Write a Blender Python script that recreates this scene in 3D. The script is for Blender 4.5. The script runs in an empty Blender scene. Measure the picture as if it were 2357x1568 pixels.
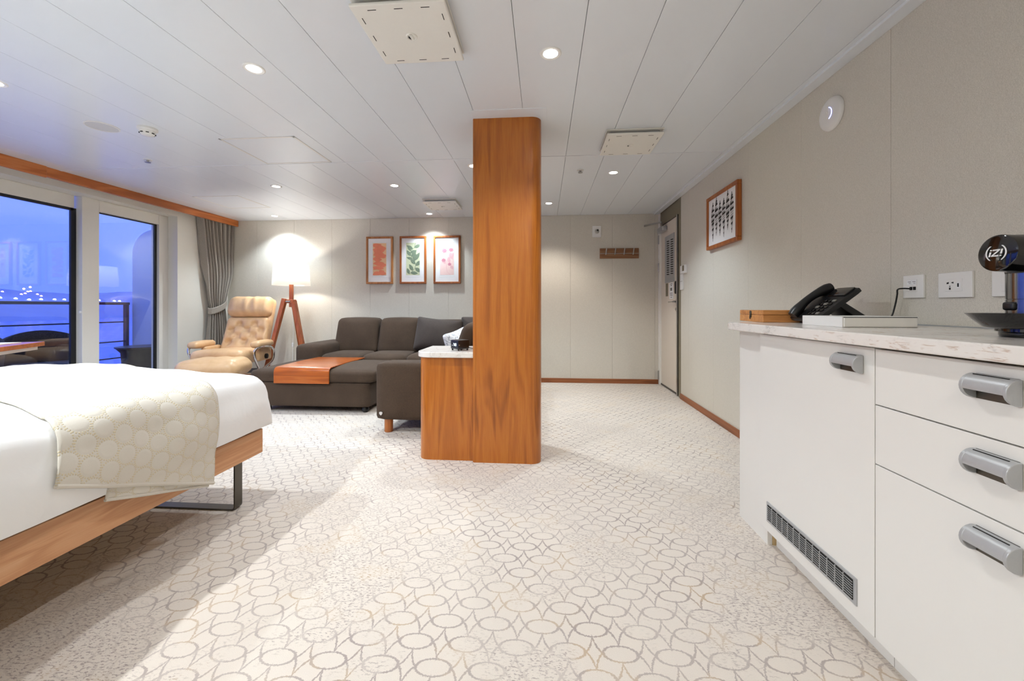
import bpy, bmesh, math, random
from mathutils import Vector, Matrix
random.seed(7)
sc = bpy.context.scene
C = sc.collection
PI = math.pi

# ------------------------------------------------------------------ camera
cam_d = bpy.data.cameras.new('camera')
cam_d.sensor_width = 36.0
cam_d.lens = 935.0 / 2357.0 * 36.0
cam_d.shift_y = -77.0 / 2357.0
cam_d.clip_start = 0.02
cam_d.clip_end = 3000
cam = bpy.data.objects.new('camera', cam_d)
C.objects.link(cam)
cam.location = (0, 0, 0.98)
cam.rotation_euler = (PI / 2, 0, math.radians(4.434))
sc.camera = cam

# ------------------------------------------------------------------ world: blue dusk
world = bpy.data.worlds.new('dusk')
sc.world = world
world.use_nodes = True
wn = world.node_tree
wn.nodes.clear()
w_out = wn.nodes.new('ShaderNodeOutputWorld')
w_bg = wn.nodes.new('ShaderNodeBackground')
w_tc = wn.nodes.new('ShaderNodeTexCoord')
w_sep = wn.nodes.new('ShaderNodeSeparateXYZ')
w_ramp = wn.nodes.new('ShaderNodeValToRGB')
wn.links.new(w_tc.outputs['Generated'], w_sep.inputs[0])
wn.links.new(w_sep.outputs['Z'], w_ramp.inputs[0])
wn.links.new(w_ramp.outputs[0], w_bg.inputs[0])
wn.links.new(w_bg.outputs[0], w_out.inputs[0])
e = w_ramp.color_ramp.elements
e[0].position = 0.0; e[0].color = (0.10, 0.18, 0.84, 1)
e[1].position = 0.45; e[1].color = (0.19, 0.30, 0.90, 1)
w_bg.inputs[1].default_value = 0.92

# ------------------------------------------------------------------ view
sc.view_settings.view_transform = 'Standard'
sc.view_settings.look = 'None'
sc.view_settings.exposure = 1.09
sc.view_settings.gamma = 1.0
sc.view_settings.use_curve_mapping = False
sc.cycles.use_denoising = True
sc.cycles.max_bounces = 7
sc.cycles.diffuse_bounces = 4
sc.cycles.glossy_bounces = 3
sc.cycles.use_adaptive_sampling = True
sc.cycles.adaptive_threshold = 0.05
sc.cycles.use_light_tree = False
sc.cycles.transmission_bounces = 6
sc.cycles.transparent_max_bounces = 12
sc.cycles.sample_clamp_indirect = 6.0
sc.cycles.caustics_reflective = False
sc.cycles.caustics_refractive = False

DOWNLIGHT_W = 26.0
LAMP_W = 7.5

# ------------------------------------------------------------------ mesh helpers
LOCAL = {}          # root object -> True when its parts are given in its own coordinates


def lin(r, g, b):
    def f(c):
        c = c / 255.0
        return c / 12.92 if c <= 0.04045 else ((c + 0.055) / 1.055) ** 2.4
    return (f(r), f(g), f(b), 1.0)


class M:
    def __init__(self):
        self.v = []; self.f = []; self.uvs = {}

    def add(self, vs, fs):
        o = len(self.v)
        self.v += [Vector(p) for p in vs]
        self.f += [tuple(i + o for i in t) for t in fs]
        return self

    def box(self, x0, y0, z0, x1, y1, z1):
        x0, x1 = min(x0, x1), max(x0, x1); y0, y1 = min(y0, y1), max(y0, y1); z0, z1 = min(z0, z1), max(z0, z1)
        return self.add([(x0, y0, z0), (x1, y0, z0), (x1, y1, z0), (x0, y1, z0), (x0, y0, z1), (x1, y0, z1), (x1, y1, z1), (x0, y1, z1)],
                        [(0, 3, 2, 1), (4, 5, 6, 7), (0, 1, 5, 4), (1, 2, 6, 5), (2, 3, 7, 6), (3, 0, 4, 7)])

    def prism(self, poly, lo, hi, plane='xy'):
        n = len(poly)
        def mk(a, b, h):
            return {'xy': (a, b, h), 'xz': (a, h, b), 'yz': (h, a, b)}[plane]
        vs = [mk(a, b, lo) for a, b in poly] + [mk(a, b, hi) for a, b in poly]
        fs = [tuple(range(n))[::-1], tuple(range(n, 2 * n))]
        fs += [(i, (i + 1) % n, n + (i + 1) % n, n + i) for i in range(n)]
        return self.add(vs, fs)

    def tube(self, pts, r, seg=8, caps=True, closed=False, flat=1.0):
        pts = [Vector(p) for p in pts]
        n = len(pts)
        rs = r if isinstance(r, (list, tuple)) else [r] * n
        up = None
        rings = []
        for i, p in enumerate(pts):
            if closed:
                t = pts[(i + 1) % n] - pts[i - 1]
            else:
                t = pts[min(i + 1, n - 1)] - pts[max(i - 1, 0)]
            t.normalize()
            if up is None:
                up = Vector((0, 0, 1)) if abs(t.z) < 0.9 else Vector((1, 0, 0))
            a = up - t * up.dot(t)
            a.normalize()
            b = t.cross(a)
            up = a
            rings.append([p + (a * math.cos(q) * flat + b * math.sin(q)) * rs[i] for q in (2 * PI * k / seg for k in range(seg))])
        return self.loft(rings, caps=caps and not closed, closed=closed)

    def loft(self, rings, caps=True, closed=False):
        seg = len(rings[0]); n = len(rings)
        vs = [p for rr in rings for p in rr]
        fs = []
        for i in range(n if closed else n - 1):
            j = (i + 1) % n
            for k in range(seg):
                l = (k + 1) % seg
                fs.append((i * seg + k, i * seg + l, j * seg + l, j * seg + k))
        if caps:
            fs.append(tuple(range(seg))[::-1])
            fs.append(tuple(range((n - 1) * seg, n * seg)))
        return self.add(vs, fs)

    def lathe(self, c, prof, seg=32, ax=(0, 0, 1), caps=True):
        c = Vector(c); ax = Vector(ax).normalized()
        a = Vector((1, 0, 0)) if abs(ax.x) < 0.9 else Vector((0, 1, 0))
        a = (a - ax * a.dot(ax)).normalized(); b = ax.cross(a)
        rings = [[c + ax * h + (a * math.cos(2 * PI * k / seg) + b * math.sin(2 * PI * k / seg)) * max(r, 1e-5) for k in range(seg)] for r, h in prof]
        return self.loft(rings, caps=caps)

    def bar(self, p0, p1, w0, d0, w1=None, d1=None, side=(1, 0, 0)):
        p0, p1 = Vector(p0), Vector(p1)
        w1 = w0 if w1 is None else w1; d1 = d0 if d1 is None else d1
        t = (p1 - p0).normalized(); s = Vector(side); s = (s - t * s.dot(t)).normalized(); q = t.cross(s)
        rings = [[p + s * (a * w / 2) + q * (b * d / 2) for a, b in ((-1, -1), (1, -1), (1, 1), (-1, 1))] for p, w, d in ((p0, w0, d0), (p1, w1, d1))]
        return self.loft(rings)

    def rbox(self, c, h, r, n=10, puff=(0, 0, 0), fn=None):
        """rounded box: centre c, half sizes h, corner radius r, faces puffed outwards"""
        c = Vector(c); h = Vector(h)
        r = min(r, h.x * 0.999, h.y * 0.999, h.z * 0.999)
        ks = []
        for i in range(n + 1):
            t = -1 + 2 * i / n
            ks.append(math.copysign(abs(t) ** 0.75, t))
        idx = {}
        vs = []; fs = []
        def vert(p):
            key = tuple(round(q, 6) for q in p)
            if key in idx:
                return idx[key]
            q = Vector((p[0] * h.x, p[1] * h.y, p[2] * h.z))
            inn = Vector([max(-(h[k] - r), min(h[k] - r, q[k])) for k in range(3)])
            d = q - inn
            if d.length > 1e-9:
                q = inn + d.normalized() * r
            for k in range(3):
                a, b = [m for m in range(3) if m != k]
                q[k] += math.copysign(1, p[k]) * abs(p[k]) * puff[k] * (1 - p[a] ** 2) * (1 - p[b] ** 2)
            if fn:
                q = fn(q)
            idx[key] = len(vs); vs.append(c + q)
            return idx[key]
        for k in range(3):
            a, b = [(1, 2), (2, 0), (0, 1)][k]
            for s in (-1, 1):
                for i in range(n):
                    for j in range(n):
                        cor = []
                        for (u, w) in ((ks[i], ks[j]), (ks[i + 1], ks[j]), (ks[i + 1], ks[j + 1]), (ks[i], ks[j + 1])):
                            p = [0, 0, 0]; p[k] = s; p[a] = u; p[b] = w
                            cor.append(vert(p))
                        fs.append(tuple(cor if s > 0 else cor[::-1]))
        return self.add(vs, fs)

    def grid(self, fn, nu, nv, uv=None):
        o = len(self.v)
        vs = [fn(i / nu, j / nv) for j in range(nv + 1) for i in range(nu + 1)]
        fs = [(j * (nu + 1) + i, j * (nu + 1) + i + 1, (j + 1) * (nu + 1) + i + 1, (j + 1) * (nu + 1) + i) for j in range(nv) for i in range(nu)]
        if uv:
            for j in range(nv + 1):
                for i in range(nu + 1):
                    self.uvs[o + j * (nu + 1) + i] = uv(i / nu, j / nv)
        return self.add(vs, fs)

    def xf(self, mat):
        self.v = [mat @ p for p in self.v]
        return self

    def build(self, name, mat, parent=None, smooth=None, bevel=0.0, seg=2, recalc=True, angle=40, solid=0.0, label=None):
        vs = self.v
        if parent is None:
            lo = Vector([min(p[k] for p in vs) for k in range(3)]); hi = Vector([max(p[k] for p in vs) for k in range(3)])
            org = Vector(((lo.x + hi.x) / 2, (lo.y + hi.y) / 2, lo.z))
        else:
            org = ORG[parent.name]
        me = bpy.data.meshes.new(name)
        me.from_pydata([tuple(p - org) for p in vs], [], self.f)
        if self.uvs:
            ul = me.uv_layers.new(name='UVMap')
            for lp in me.loops:
                ul.data[lp.index].uv = self.uvs.get(lp.vertex_index, (0, 0))
        bm = bmesh.new(); bm.from_mesh(me)
        if recalc:
            bmesh.ops.recalc_face_normals(bm, faces=bm.faces)
        if smooth is None:
            smooth = bevel > 0
        for f in bm.faces:
            f.smooth = smooth
        if smooth:
            lim = math.radians(angle)
            for ed in bm.edges:
                if len(ed.link_faces) == 2:
                    ed.smooth = ed.calc_face_angle(0) < lim
        bm.to_mesh(me); bm.free()
        me.materials.append(mat)
        ob = bpy.data.objects.new(name, me)
        C.objects.link(ob)
        if parent is None:
            ob.location = org
            ORG[ob.name] = org.copy()
        else:
            ob.parent = parent
            ORG[ob.name] = org.copy()
        if solid:
            s = ob.modifiers.new('solid', 'SOLIDIFY'); s.thickness = solid; s.offset = 0
        if bevel:
            b = ob.modifiers.new('bevel', 'BEVEL'); b.width = bevel; b.segments = seg; b.limit_method = 'ANGLE'
            b.angle_limit = math.radians(35); b.harden_normals = True
        if label:
            ob['label'] = label
        return ob


ORG = {}


def thing(name, label, cat, loc=(0, 0, 0), rotz=0.0, group=None, local=False, kind=None):
    o = bpy.data.objects.new(name, None)
    C.objects.link(o)
    o.location = loc; o.rotation_euler = (0, 0, rotz); o.empty_display_size = 0.05
    ORG[o.name] = Vector((0, 0, 0)) if local else Vector(loc)
    return tag(o, label, cat, group, kind)


def tag(o, label, cat=None, group=None, kind=None):
    o['label'] = label
    if cat: o['category'] = cat
    if group: o['group'] = group
    if kind: o['kind'] = kind
    return o


def copy_part(src, parent, loc=None):
    c = src.copy(); C.objects.link(c); c.parent = parent
    if loc is not None: c.location = loc
    return c


def copy_tree(src, loc, label, rotz=None):
    r = src.copy(); C.objects.link(r); r.location = loc; r['label'] = label
    if rotz is not None: r.rotation_euler[2] = rotz
    for ch in src.children:
        c = copy_part(ch, r)
        for g in ch.children:
            copy_part(g, c)
    return r


# ------------------------------------------------------------------ node helpers
class N:
    """a small expression wrapper round shader sockets"""
    tree = None

    def __init__(self, s):
        self.s = s

    @staticmethod
    def math(op, *a, clamp=False):
        n = N.tree.nodes.new('ShaderNodeMath'); n.operation = op; n.use_clamp = clamp
        for i, x in enumerate(a):
            if isinstance(x, N): N.tree.links.new(x.s, n.inputs[i])
            else: n.inputs[i].default_value = float(x)
        return N(n.outputs[0])

    def __add__(s, o): return N.math('ADD', s, o)
    __radd__ = __add__
    def __sub__(s, o): return N.math('SUBTRACT', s, o)
    def __rsub__(s, o): return N.math('SUBTRACT', o, s)
    def __mul__(s, o): return N.math('MULTIPLY', s, o)
    __rmul__ = __mul__
    def __truediv__(s, o): return N.math('DIVIDE', s, o)
    def abs(s): return N.math('ABSOLUTE', s)
    def pow(s, p): return N.math('POWER', s, p)
    def sqrt(s): return N.math('SQRT', s)
    def fmod(s, p): return N.math('FLOORED_MODULO', s, p)
    def min(s, o): return N.math('MINIMUM', s, o)
    def max(s, o): return N.math('MAXIMUM', s, o)

    def step(s, lo, hi):
        """smooth 0..1 between lo and hi"""
        n = N.tree.nodes.new('ShaderNodeMapRange'); n.interpolation_type = 'SMOOTHSTEP'
        N.tree.links.new(s.s, n.inputs[0])
        n.inputs[1].default_value = lo; n.inputs[2].default_value = hi
        n.inputs[3].default_value = 0; n.inputs[4].default_value = 1
        return N(n.outputs[0])

    def remap(s, a, b, c, d):
        n = N.tree.nodes.new('ShaderNodeMapRange')
        N.tree.links.new(s.s, n.inputs[0])
        for i, q in enumerate((a, b, c, d)): n.inputs[i + 1].default_value = q
        return N(n.outputs[0])


def mat(name):
    m = bpy.data.materials.new(name); m.use_nodes = True
    t = m.node_tree; t.nodes.clear()
    o = t.nodes.new('ShaderNodeOutputMaterial'); b = t.nodes.new('ShaderNodeBsdfPrincipled')
    t.links.new(b.outputs[0], o.inputs[0])
    N.tree = t
    return m, t, b, o


def coords(t, kind='Object', scale=(1, 1, 1), rot=(0, 0, 0)):
    if kind == 'Position':
        src = t.nodes.new('ShaderNodeNewGeometry').outputs['Position']
    else:
        src = t.nodes.new('ShaderNodeTexCoord').outputs[kind]
    mp = t.nodes.new('ShaderNodeMapping')
    mp.inputs['Scale'].default_value = scale; mp.inputs['Rotation'].default_value = rot
    t.links.new(src, mp.inputs[0])
    return mp.outputs[0]


def xyz(t, vec):
    s = t.nodes.new('ShaderNodeSeparateXYZ'); t.links.new(vec, s.inputs[0])
    return N(s.outputs[0]), N(s.outputs[1]), N(s.outputs[2])


def noise(t, vec, scale, detail=3, rough=0.5, dist=0.0):
    n = t.nodes.new('ShaderNodeTexNoise')
    t.links.new(vec, n.inputs['Vector'])
    n.inputs['Scale'].default_value = scale; n.inputs['Detail'].default_value = detail
    n.inputs['Roughness'].default_value = rough; n.inputs['Distortion'].default_value = dist
    return N(n.outputs[0])


def mix(t, f, a, b):
    n = t.nodes.new('ShaderNodeMix'); n.data_type = 'RGBA'
    if isinstance(f, N): t.links.new(f.s, n.inputs[0])
    else: n.inputs[0].default_value = f
    for i, q in ((6, a), (7, b)):
        if isinstance(q, tuple): n.inputs[i].default_value = q
        else: t.links.new(q, n.inputs[i])
    return n.outputs[2]


def ramp(t, f, stops):
    n = t.nodes.new('ShaderNodeValToRGB'); t.links.new(f.s, n.inputs[0])
    el = n.color_ramp.elements
    while len(el) < len(stops): el.new(0.5)
    for e_, (p, c) in zip(el, stops):
        e_.position = p; e_.color = c
    return n.outputs[0]


def bump(t, b, h, strength=0.3, dist=0.002):
    n = t.nodes.new('ShaderNodeBump'); n.inputs['Strength'].default_value = strength; n.inputs['Distance'].default_value = dist
    t.links.new(h.s, n.inputs['Height']); t.links.new(n.outputs[0], b.inputs['Normal'])


def simple(name, col, rough=0.5, metal=0.0, grain=0.04, gscale=60, bmp=0.0, coat=0.0, spec=0.5):
    m, t, b, o = mat(name)
    v = coords(t)
    n = noise(t, v, gscale, 2)
    dark = tuple(c * (1 - grain) for c in col[:3]) + (1,); lite = tuple(min(1, c * (1 + grain)) for c in col[:3]) + (1,)
    t.links.new(mix(t, n, dark, lite), b.inputs['Base Color'])
    b.inputs['Roughness'].default_value = rough; b.inputs['Metallic'].default_value = metal
    b.inputs['Coat Weight'].default_value = coat; b.inputs['Specular IOR Level'].default_value = spec
    if bmp: bump(t, b, n, bmp, 0.001)
    return m


def wood(name, c_dark, c_mid, c_light, axis='z', rough=0.35, scale=1.0, coat=0.0, figure=1.0):
    m, t, b, o = mat(name)
    st = {'z': (7, 7, 0.55), 'y': (7, 0.55, 7), 'x': (0.55, 7, 7)}[axis]
    st = tuple(q * scale for q in st)
    v = coords(t, 'Position', st)
    big = noise(t, v, 1.1, 2, 0.5, 0.9)
    x, y, z = xyz(t, v)
    rings = N.math('SINE', big * 34.0 * figure) * 0.5 + 0.5
    v2 = coords(t, 'Position', tuple(q * (9 if q > scale else 3.2) for q in st))
    fib = noise(t, v2, 3.0, 4, 0.65)
    f = big * 0.55 + rings * 0.22 + fib * 0.42 - 0.12
    t.links.new(ramp(t, f, [(0.22, c_dark), (0.5, c_mid), (0.8, c_light)]), b.inputs['Base Color'])
    b.inputs['Roughness'].default_value = rough; b.inputs['Coat Weight'].default_value = coat; b.inputs['Coat Roughness'].default_value = 0.2
    bump(t, b, fib, 0.06, 0.001)
    return m


# ------------------------------------------------------------------ materials
def m_carpet():
    m, t, b, o = mat('carpet')
    p = coords(t, 'Position')
    wob = noise(t, p, 160, 1)
    wob2 = noise(t, p, 190, 1)
    x, y, z = xyz(t, p)
    x = x + (wob - 0.5) * 0.008; y = y + (wob2 - 0.5) * 0.008
    AX, AY = 0.1475, 0.165
    def cell(ox, oy):
        return (x + (0.4465 + ox + AX * 200.5)).fmod(AX) - AX / 2, (y + (-1.084 + oy + AY * 200.5)).fmod(AY) - AY / 2
    d = None
    for ox, oy in ((0, 0), (AX / 2, AY / 2)):
        px, py = cell(ox, oy)
        ee = ((px / 0.0485).pow(2) + (py / 0.027).pow(2)).sqrt()
        de = (ee - 1.0).abs() * 0.033
        qx, qy = cell(ox + AX / 2, oy)
        aa = ((qx.abs() / 0.0245).pow(0.72) + (qy.abs() / 0.0555).pow(0.72))
        da = (aa - 1.0).abs() * 0.026
        dd = de.min(da)
        d = dd if d is None else d.min(dd)
    line = 1.0 - d.step(0.0018, 0.0042)
    # worn, speckled patches in which the lattice dissolves
    patch = noise(t, p, 1.7, 5, 0.66).step(0.47, 0.58)
    speck = noise(t, coords(t, 'Position', (75, 170, 1)), 1.0, 3, 0.65).step(0.53, 0.60)
    fade = noise(t, p, 2.3, 2).step(0.35, 0.7)
    lines = (line * (0.95 - patch * 0.65) * (fade * 0.35 + 0.65)).max(speck * patch * 0.9)
    pile = noise(t, p, 420, 1, 0.7)
    warm = noise(t, p, 3.1, 3)
    base = mix(t, warm, lin(221, 211, 199), lin(216, 207, 198))
    base = mix(t, pile * 0.35, base, lin(205, 192, 177))
    tint = mix(t, noise(t, p, 5.0, 3, 0.6).step(0.52, 0.62), lin(148, 134, 131), lin(178, 152, 122))
    col = mix(t, lines * 0.85, base, tint)
    t.links.new(col, b.inputs['Base Color'])
    b.inputs['Roughness'].default_value = 0.95; b.inputs['Specular IOR Level'].default_value = 0.15
    bump(t, b, pile, 0.35, 0.004)
    return m


def m_wall():
    m, t, b, o = mat('wall_vinyl')
    p = coords(t, 'Position')
    n1 = noise(t, coords(t, 'Position', (260, 260, 900)), 1.0, 1, 0.6)
    n2 = noise(t, coords(t, 'Position', (900, 900, 260)), 1.0, 1, 0.6)
    w = n1 * 0.5 + n2 * 0.5
    t.links.new(ramp(t, w, [(0.38, lin(197, 191, 178)), (0.62, lin(222, 216, 204))]), b.inputs['Base Color'])
    b.inputs['Roughness'].default_value = 0.62; b.inputs['Specular IOR Level'].default_value = 0.35
    bump(t, b, w, 0.12, 0.001)
    return m


def m_marble():
    m, t, b, o = mat('white_marble_composite')
    p = coords(t, 'Position')
    warp = noise(t, p, 7, 4, 0.6, 1.2)
    v = noise(t, coords(t, 'Position', (9, 5, 22)), 2.0, 5, 0.6, 1.6)
    vein = (1.0 - (v - 0.5).abs().step(0.0, 0.05)) * warp.step(0.48, 0.62)
    brown = (1.0 - (noise(t, coords(t, 'Position', (14, 7, 60)), 1.4, 4, 0.6, 0.8) - 0.58).abs().step(0.0, 0.045)) * noise(t, p, 16, 2).step(0.52, 0.6)
    col = mix(t, warp, lin(234, 229, 223), lin(222, 215, 208))
    col = mix(t, vein * 0.55, col, lin(170, 165, 160))
    col = mix(t, brown * 0.6, col, lin(176, 140, 112))
    t.links.new(col, b.inputs['Base Color'])
    b.inputs['Roughness'].default_value = 0.18
    return m


def m_fabric(name, c0, c1, scale=900, rough=0.95, bstr=0.35):
    m, t, b, o = mat(name)
    a = noise(t, coords(t, 'Position', (scale, scale * 0.35, scale)), 1.0, 2, 0.7)
    c = noise(t, coords(t, 'Position', (scale * 0.35, scale, scale * 0.6)), 1.0, 2, 0.7)
    big = noise(t, coords(t, 'Position'), 6, 3)
    f = a * 0.5 + c * 0.5 + (big - 0.5) * 0.12
    t.links.new(ramp(t, f, [(0.36, c0), (0.64, c1)]), b.inputs['Base Color'])
    b.inputs['Roughness'].default_value = rough; b.inputs['Specular IOR Level'].default_value = 0.2
    b.inputs['Sheen Weight'].default_value = 0.06
    bump(t, b, f, bstr, 0.0015)
    return m


def m_leather():
    m, t, b, o = mat('tan_leather')
    v = coords(t)
    f = noise(t, v, 5, 4, 0.6)
    g = noise(t, v, 240, 3, 0.6)
    t.links.new(ramp(t, f, [(0.3, lin(202, 162, 118)), (0.7, lin(224, 187, 146))]), b.inputs['Base Color'])
    b.inputs['Roughness'].default_value = 0.36
    bump(t, b, g, 0.08, 0.001)
    return m


def m_quilt():
    m, t, b, o = mat('quilted_cream_throw')
    tc = t.nodes.new('ShaderNodeTexCoord')
    x, y, z = xyz(t, tc.outputs['UV'])
    S = 0.066
    H_ = S * 0.8660254
    best = None
    for ox, oy in ((0, 0), (S / 2, H_)):
        px = (x + (ox + S * 50)).fmod(S) - S / 2
        py = (y + (oy + 2 * H_ * 50)).fmod(2 * H_) - H_
        r = (px.pow(2) + py.pow(2)).sqrt()
        ang = N.math('ARCTAN2', py, px)
        dots = (N.math('SINE', ang * 26.0) * 0.5 + 0.5).step(0.25, 0.75)
        ring = (1.0 - (r - S * 0.475).abs().step(0.0012, 0.0032))
        q = ring * dots
        groove = 1.0 - (r - S * 0.475).abs().step(0.0, 0.012)
        if best is None:
            best, gr = q, groove
        else:
            best, gr = best.max(q), gr.max(groove)
    weave = noise(t, coords(t, 'UV', (520, 900, 1)), 1.0, 2, 0.6)
    col = mix(t, weave, lin(206, 200, 188), lin(222, 217, 206))
    col = mix(t, best * 0.75, col, lin(214, 198, 158))
    t.links.new(col, b.inputs['Base Color'])
    b.inputs['Roughness'].default_value = 0.9; b.inputs['Specular IOR Level'].default_value = 0.2
    bump(t, b, best * 1.0 - gr * 0.6 + weave * 0.2, 0.5, 0.004)
    return m


def m_linen():
    m, t, b, o = mat('white_linen')
    v = coords(t)
    f = noise(t, v, 4.5, 3, 0.5, 0.6)
    g = noise(t, v, 14, 3, 0.5, 0.8)
    t.links.new(mix(t, f, lin(236, 236, 236), lin(245, 245, 244)), b.inputs['Base Color'])
    b.inputs['Roughness'].default_value = 0.85; b.inputs['Specular IOR Level'].default_value = 0.2
    bump(t, b, f * 0.8 + g * 0.25, 0.35, 0.02)
    return m


def m_curtain():
    m, t, b, o = mat('grey_curtain')
    g = noise(t, coords(t, 'Object', (600, 600, 80)), 1.0, 3, 0.6)
    t.links.new(ramp(t, g, [(0.3, lin(138, 131, 122)), (0.7, lin(168, 160, 151))]), b.inputs['Base Color'])
    b.inputs['Roughness'].default_value = 0.7
    b.inputs['Sheen Weight'].default_value = 0.3
    return m


def m_glass():
    m, t, b, o = mat('window_glass')
    t.nodes.remove(b)
    tr = t.nodes.new('ShaderNodeBsdfTransparent'); gl = t.nodes.new('ShaderNodeBsdfGlossy'); mx = t.nodes.new('ShaderNodeMixShader'); lw = t.nodes.new('ShaderNodeLayerWeight')
    lw.inputs[0].default_value = 0.5
    tint = noise(t, coords(t), 3.0, 2)
    t.links.new(mix(t, tint, (0.95, 0.97, 1, 1), (0.96, 0.98, 1, 1)), tr.inputs[0]); gl.inputs['Roughness'].default_value = 0.0
    f = N(lw.outputs['Facing']).pow(4.0) * 0.9 + 0.08
    t.links.new(f.s, mx.inputs[0]); t.links.new(tr.outputs[0], mx.inputs[1]); t.links.new(gl.outputs[0], mx.inputs[2])
    t.links.new(mx.outputs[0], o.inputs[0])
    return m


def m_emit(name, col, strength):
    m, t, b, o = mat(name)
    n = noise(t, coords(t), 20, 2)
    t.links.new(mix(t, n, col, tuple(c * 0.97 for c in col[:3]) + (1,)), b.inputs['Emission Color'])
    b.inputs['Base Color'].default_value = (0.8, 0.8, 0.8, 1)
    b.inputs['Emission Strength'].default_value = strength
    m.cycles.emission_sampling = 'NONE'      # tiny lenses: found by rays that hit them
    return m


def m_shade():
    m, t, b, o = mat('lamp_shade_fabric')
    t.nodes.remove(b)
    d = t.nodes.new('ShaderNodeBsdfDiffuse'); tr = t.nodes.new('ShaderNodeBsdfTranslucent'); mx = t.nodes.new('ShaderNodeMixShader')
    n = noise(t, coords(t, 'Object', (300, 300, 600)), 1.0, 2)
    c = mix(t, n, (0.86, 0.84, 0.80, 1), (0.92, 0.91, 0.88, 1))
    t.links.new(c, d.inputs[0]); t.links.new(c, tr.inputs[0]); mx.inputs[0].default_value = 0.72
    t.links.new(d.outputs[0], mx.inputs[1]); t.links.new(tr.outputs[0], mx.inputs[2]); t.links.new(mx.outputs[0], o.inputs[0])
    return m


def m_water():
    m, t, b, o = mat('sea_water')
    n = noise(t, coords(t, 'Position', (0.35, 0.12, 1)), 1.0, 4, 0.6)
    t.links.new(mix(t, n, lin(60, 92, 200), lin(84, 116, 225)), b.inputs['Base Color'])
    b.inputs['Roughness'].default_value = 0.25
    bump(t, b, n, 0.5, 0.4)
    return m


MT = {}
MT['carpet'] = m_carpet()
MT['wall'] = m_wall()
MT['ceiling'] = simple('ceiling_white', lin(229, 233, 238), 0.28, 0, 0.01, 8)
MT['backing'] = simple('dark_backing', lin(120, 116, 108), 0.8)
MT['seam'] = simple('panel_seam', lin(196, 189, 175), 0.7)
MT['plastic'] = simple('white_plastic', lin(232, 230, 226), 0.35, 0, 0.01)
MT['cream'] = simple('cream_painted_metal', lin(236, 233, 226), 0.4, 0, 0.015)
MT['doorpaint'] = simple('door_paint', lin(222, 211, 197), 0.45, 0, 0.015)
MT['olive'] = simple('olive_steel', lin(122, 113, 92), 0.5, 0, 0.04)
MT['steel'] = simple('brushed_steel', lin(176, 174, 170), 0.32, 1.0, 0.05, 200)
MT['darksteel'] = simple('dark_steel', lin(98, 94, 86), 0.38, 0.9, 0.05, 200)
MT['chrome'] = simple('chrome', lin(225, 226, 228), 0.08, 1.0, 0.01)
MT['satin'] = simple('satin_nickel', lin(178, 179, 180), 0.36, 0.35, 0.03, 300)
MT['black'] = simple('black_plastic', lin(22, 22, 23), 0.35, 0, 0.05)
MT['blackgloss'] = simple('black_gloss', lin(14, 14, 15), 0.08, 0, 0.05, coat=0.5)
MT['gunmetal'] = simple('gunmetal_chrome', lin(128, 132, 138), 0.16, 1.0, 0.03)
MT['slot'] = simple('dark_slot', lin(28, 25, 22), 0.9)
MT['cabinet'] = simple('white_lacquer', lin(228, 225, 219), 0.32, 0, 0.008, 5)
MT['cabinet_in'] = simple('raw_board', lin(206, 178, 132), 0.7, 0, 0.06, 30)
MT['frame_white'] = simple('window_frame_white', lin(226, 223, 215), 0.4, 0, 0.01)
MT['cherry'] = wood('cherry_veneer', lin(136, 71, 12), lin(176, 99, 26), lin(199, 126, 46), 'z', 0.3, 1.5, coat=0.25, figure=0.5)
MT['cherry_h'] = wood('cherry_trim', lin(150, 78, 28), lin(190, 108, 50), lin(208, 132, 74), 'y', 0.35)
MT['cherry_x'] = wood('cherry_trim_cross', lin(150, 78, 28), lin(188, 104, 46), lin(206, 128, 68), 'x', 0.35)
MT['skirting'] = wood('skirting_wood', lin(120, 66, 32), lin(150, 88, 48), lin(166, 106, 66), 'y', 0.45)
MT['skirting_x'] = wood('skirting_wood_cross', lin(120, 66, 32), lin(150, 88, 48), lin(166, 106, 66), 'x', 0.45)
MT['oak'] = wood('oak_rail', lin(190, 132, 88), lin(214, 160, 116), lin(228, 182, 140), 'y', 0.5, 1.6)
MT['frame_oak'] = wood('frame_wood', lin(146, 86, 36), lin(184, 120, 64), lin(206, 150, 94), 'z', 0.4, 2.0)
MT['frame_brown'] = wood('frame_brown', lin(124, 62, 18), lin(164, 90, 36), lin(184, 112, 54), 'z', 0.4, 2.0)
MT['boxwood'] = wood('box_wood', lin(176, 112, 56), lin(206, 142, 80), lin(222, 164, 102), 'x', 0.45, 2.2)
MT['traywood'] = wood('tray_wood', lin(132, 60, 12), lin(174, 86, 24), lin(194, 110, 42), 'x', 0.28, 1.2, coat=0.3)
MT['lampwood'] = wood('lamp_wood', lin(136, 68, 32), lin(176, 96, 54), lin(194, 116, 70), 'z', 0.4, 1.5)
MT['legwood'] = wood('leg_wood', lin(150, 82, 32), lin(182, 110, 54), lin(200, 132, 74), 'z', 0.4, 2.0)
MT['hookwood'] = wood('hook_board', lin(118, 80, 50), lin(144, 100, 66), lin(160, 118, 84), 'x', 0.5, 2.0)
MT['marble'] = m_marble()
MT['sofa'] = m_fabric('brown_sofa_fabric', lin(46, 36, 28), lin(95, 78, 64))
MT['sofa_grey'] = m_fabric('charcoal_pillow_fabric', lin(50, 44, 41), lin(92, 83, 78))
def m_pillow():
    m, t, b, o = mat('white_patterned_pillow')
    v = coords(t)
    n = noise(t, v, 22, 1, 0.3, 0.4)
    blot = (n - 0.5).abs().step(0.05, 0.075)
    t.links.new(mix(t, blot, lin(176, 178, 184), lin(238, 238, 240)), b.inputs['Base Color'])
    b.inputs['Roughness'].default_value = 0.9
    bump(t, b, noise(t, v, 9, 3), 0.4, 0.02)
    return m
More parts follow.
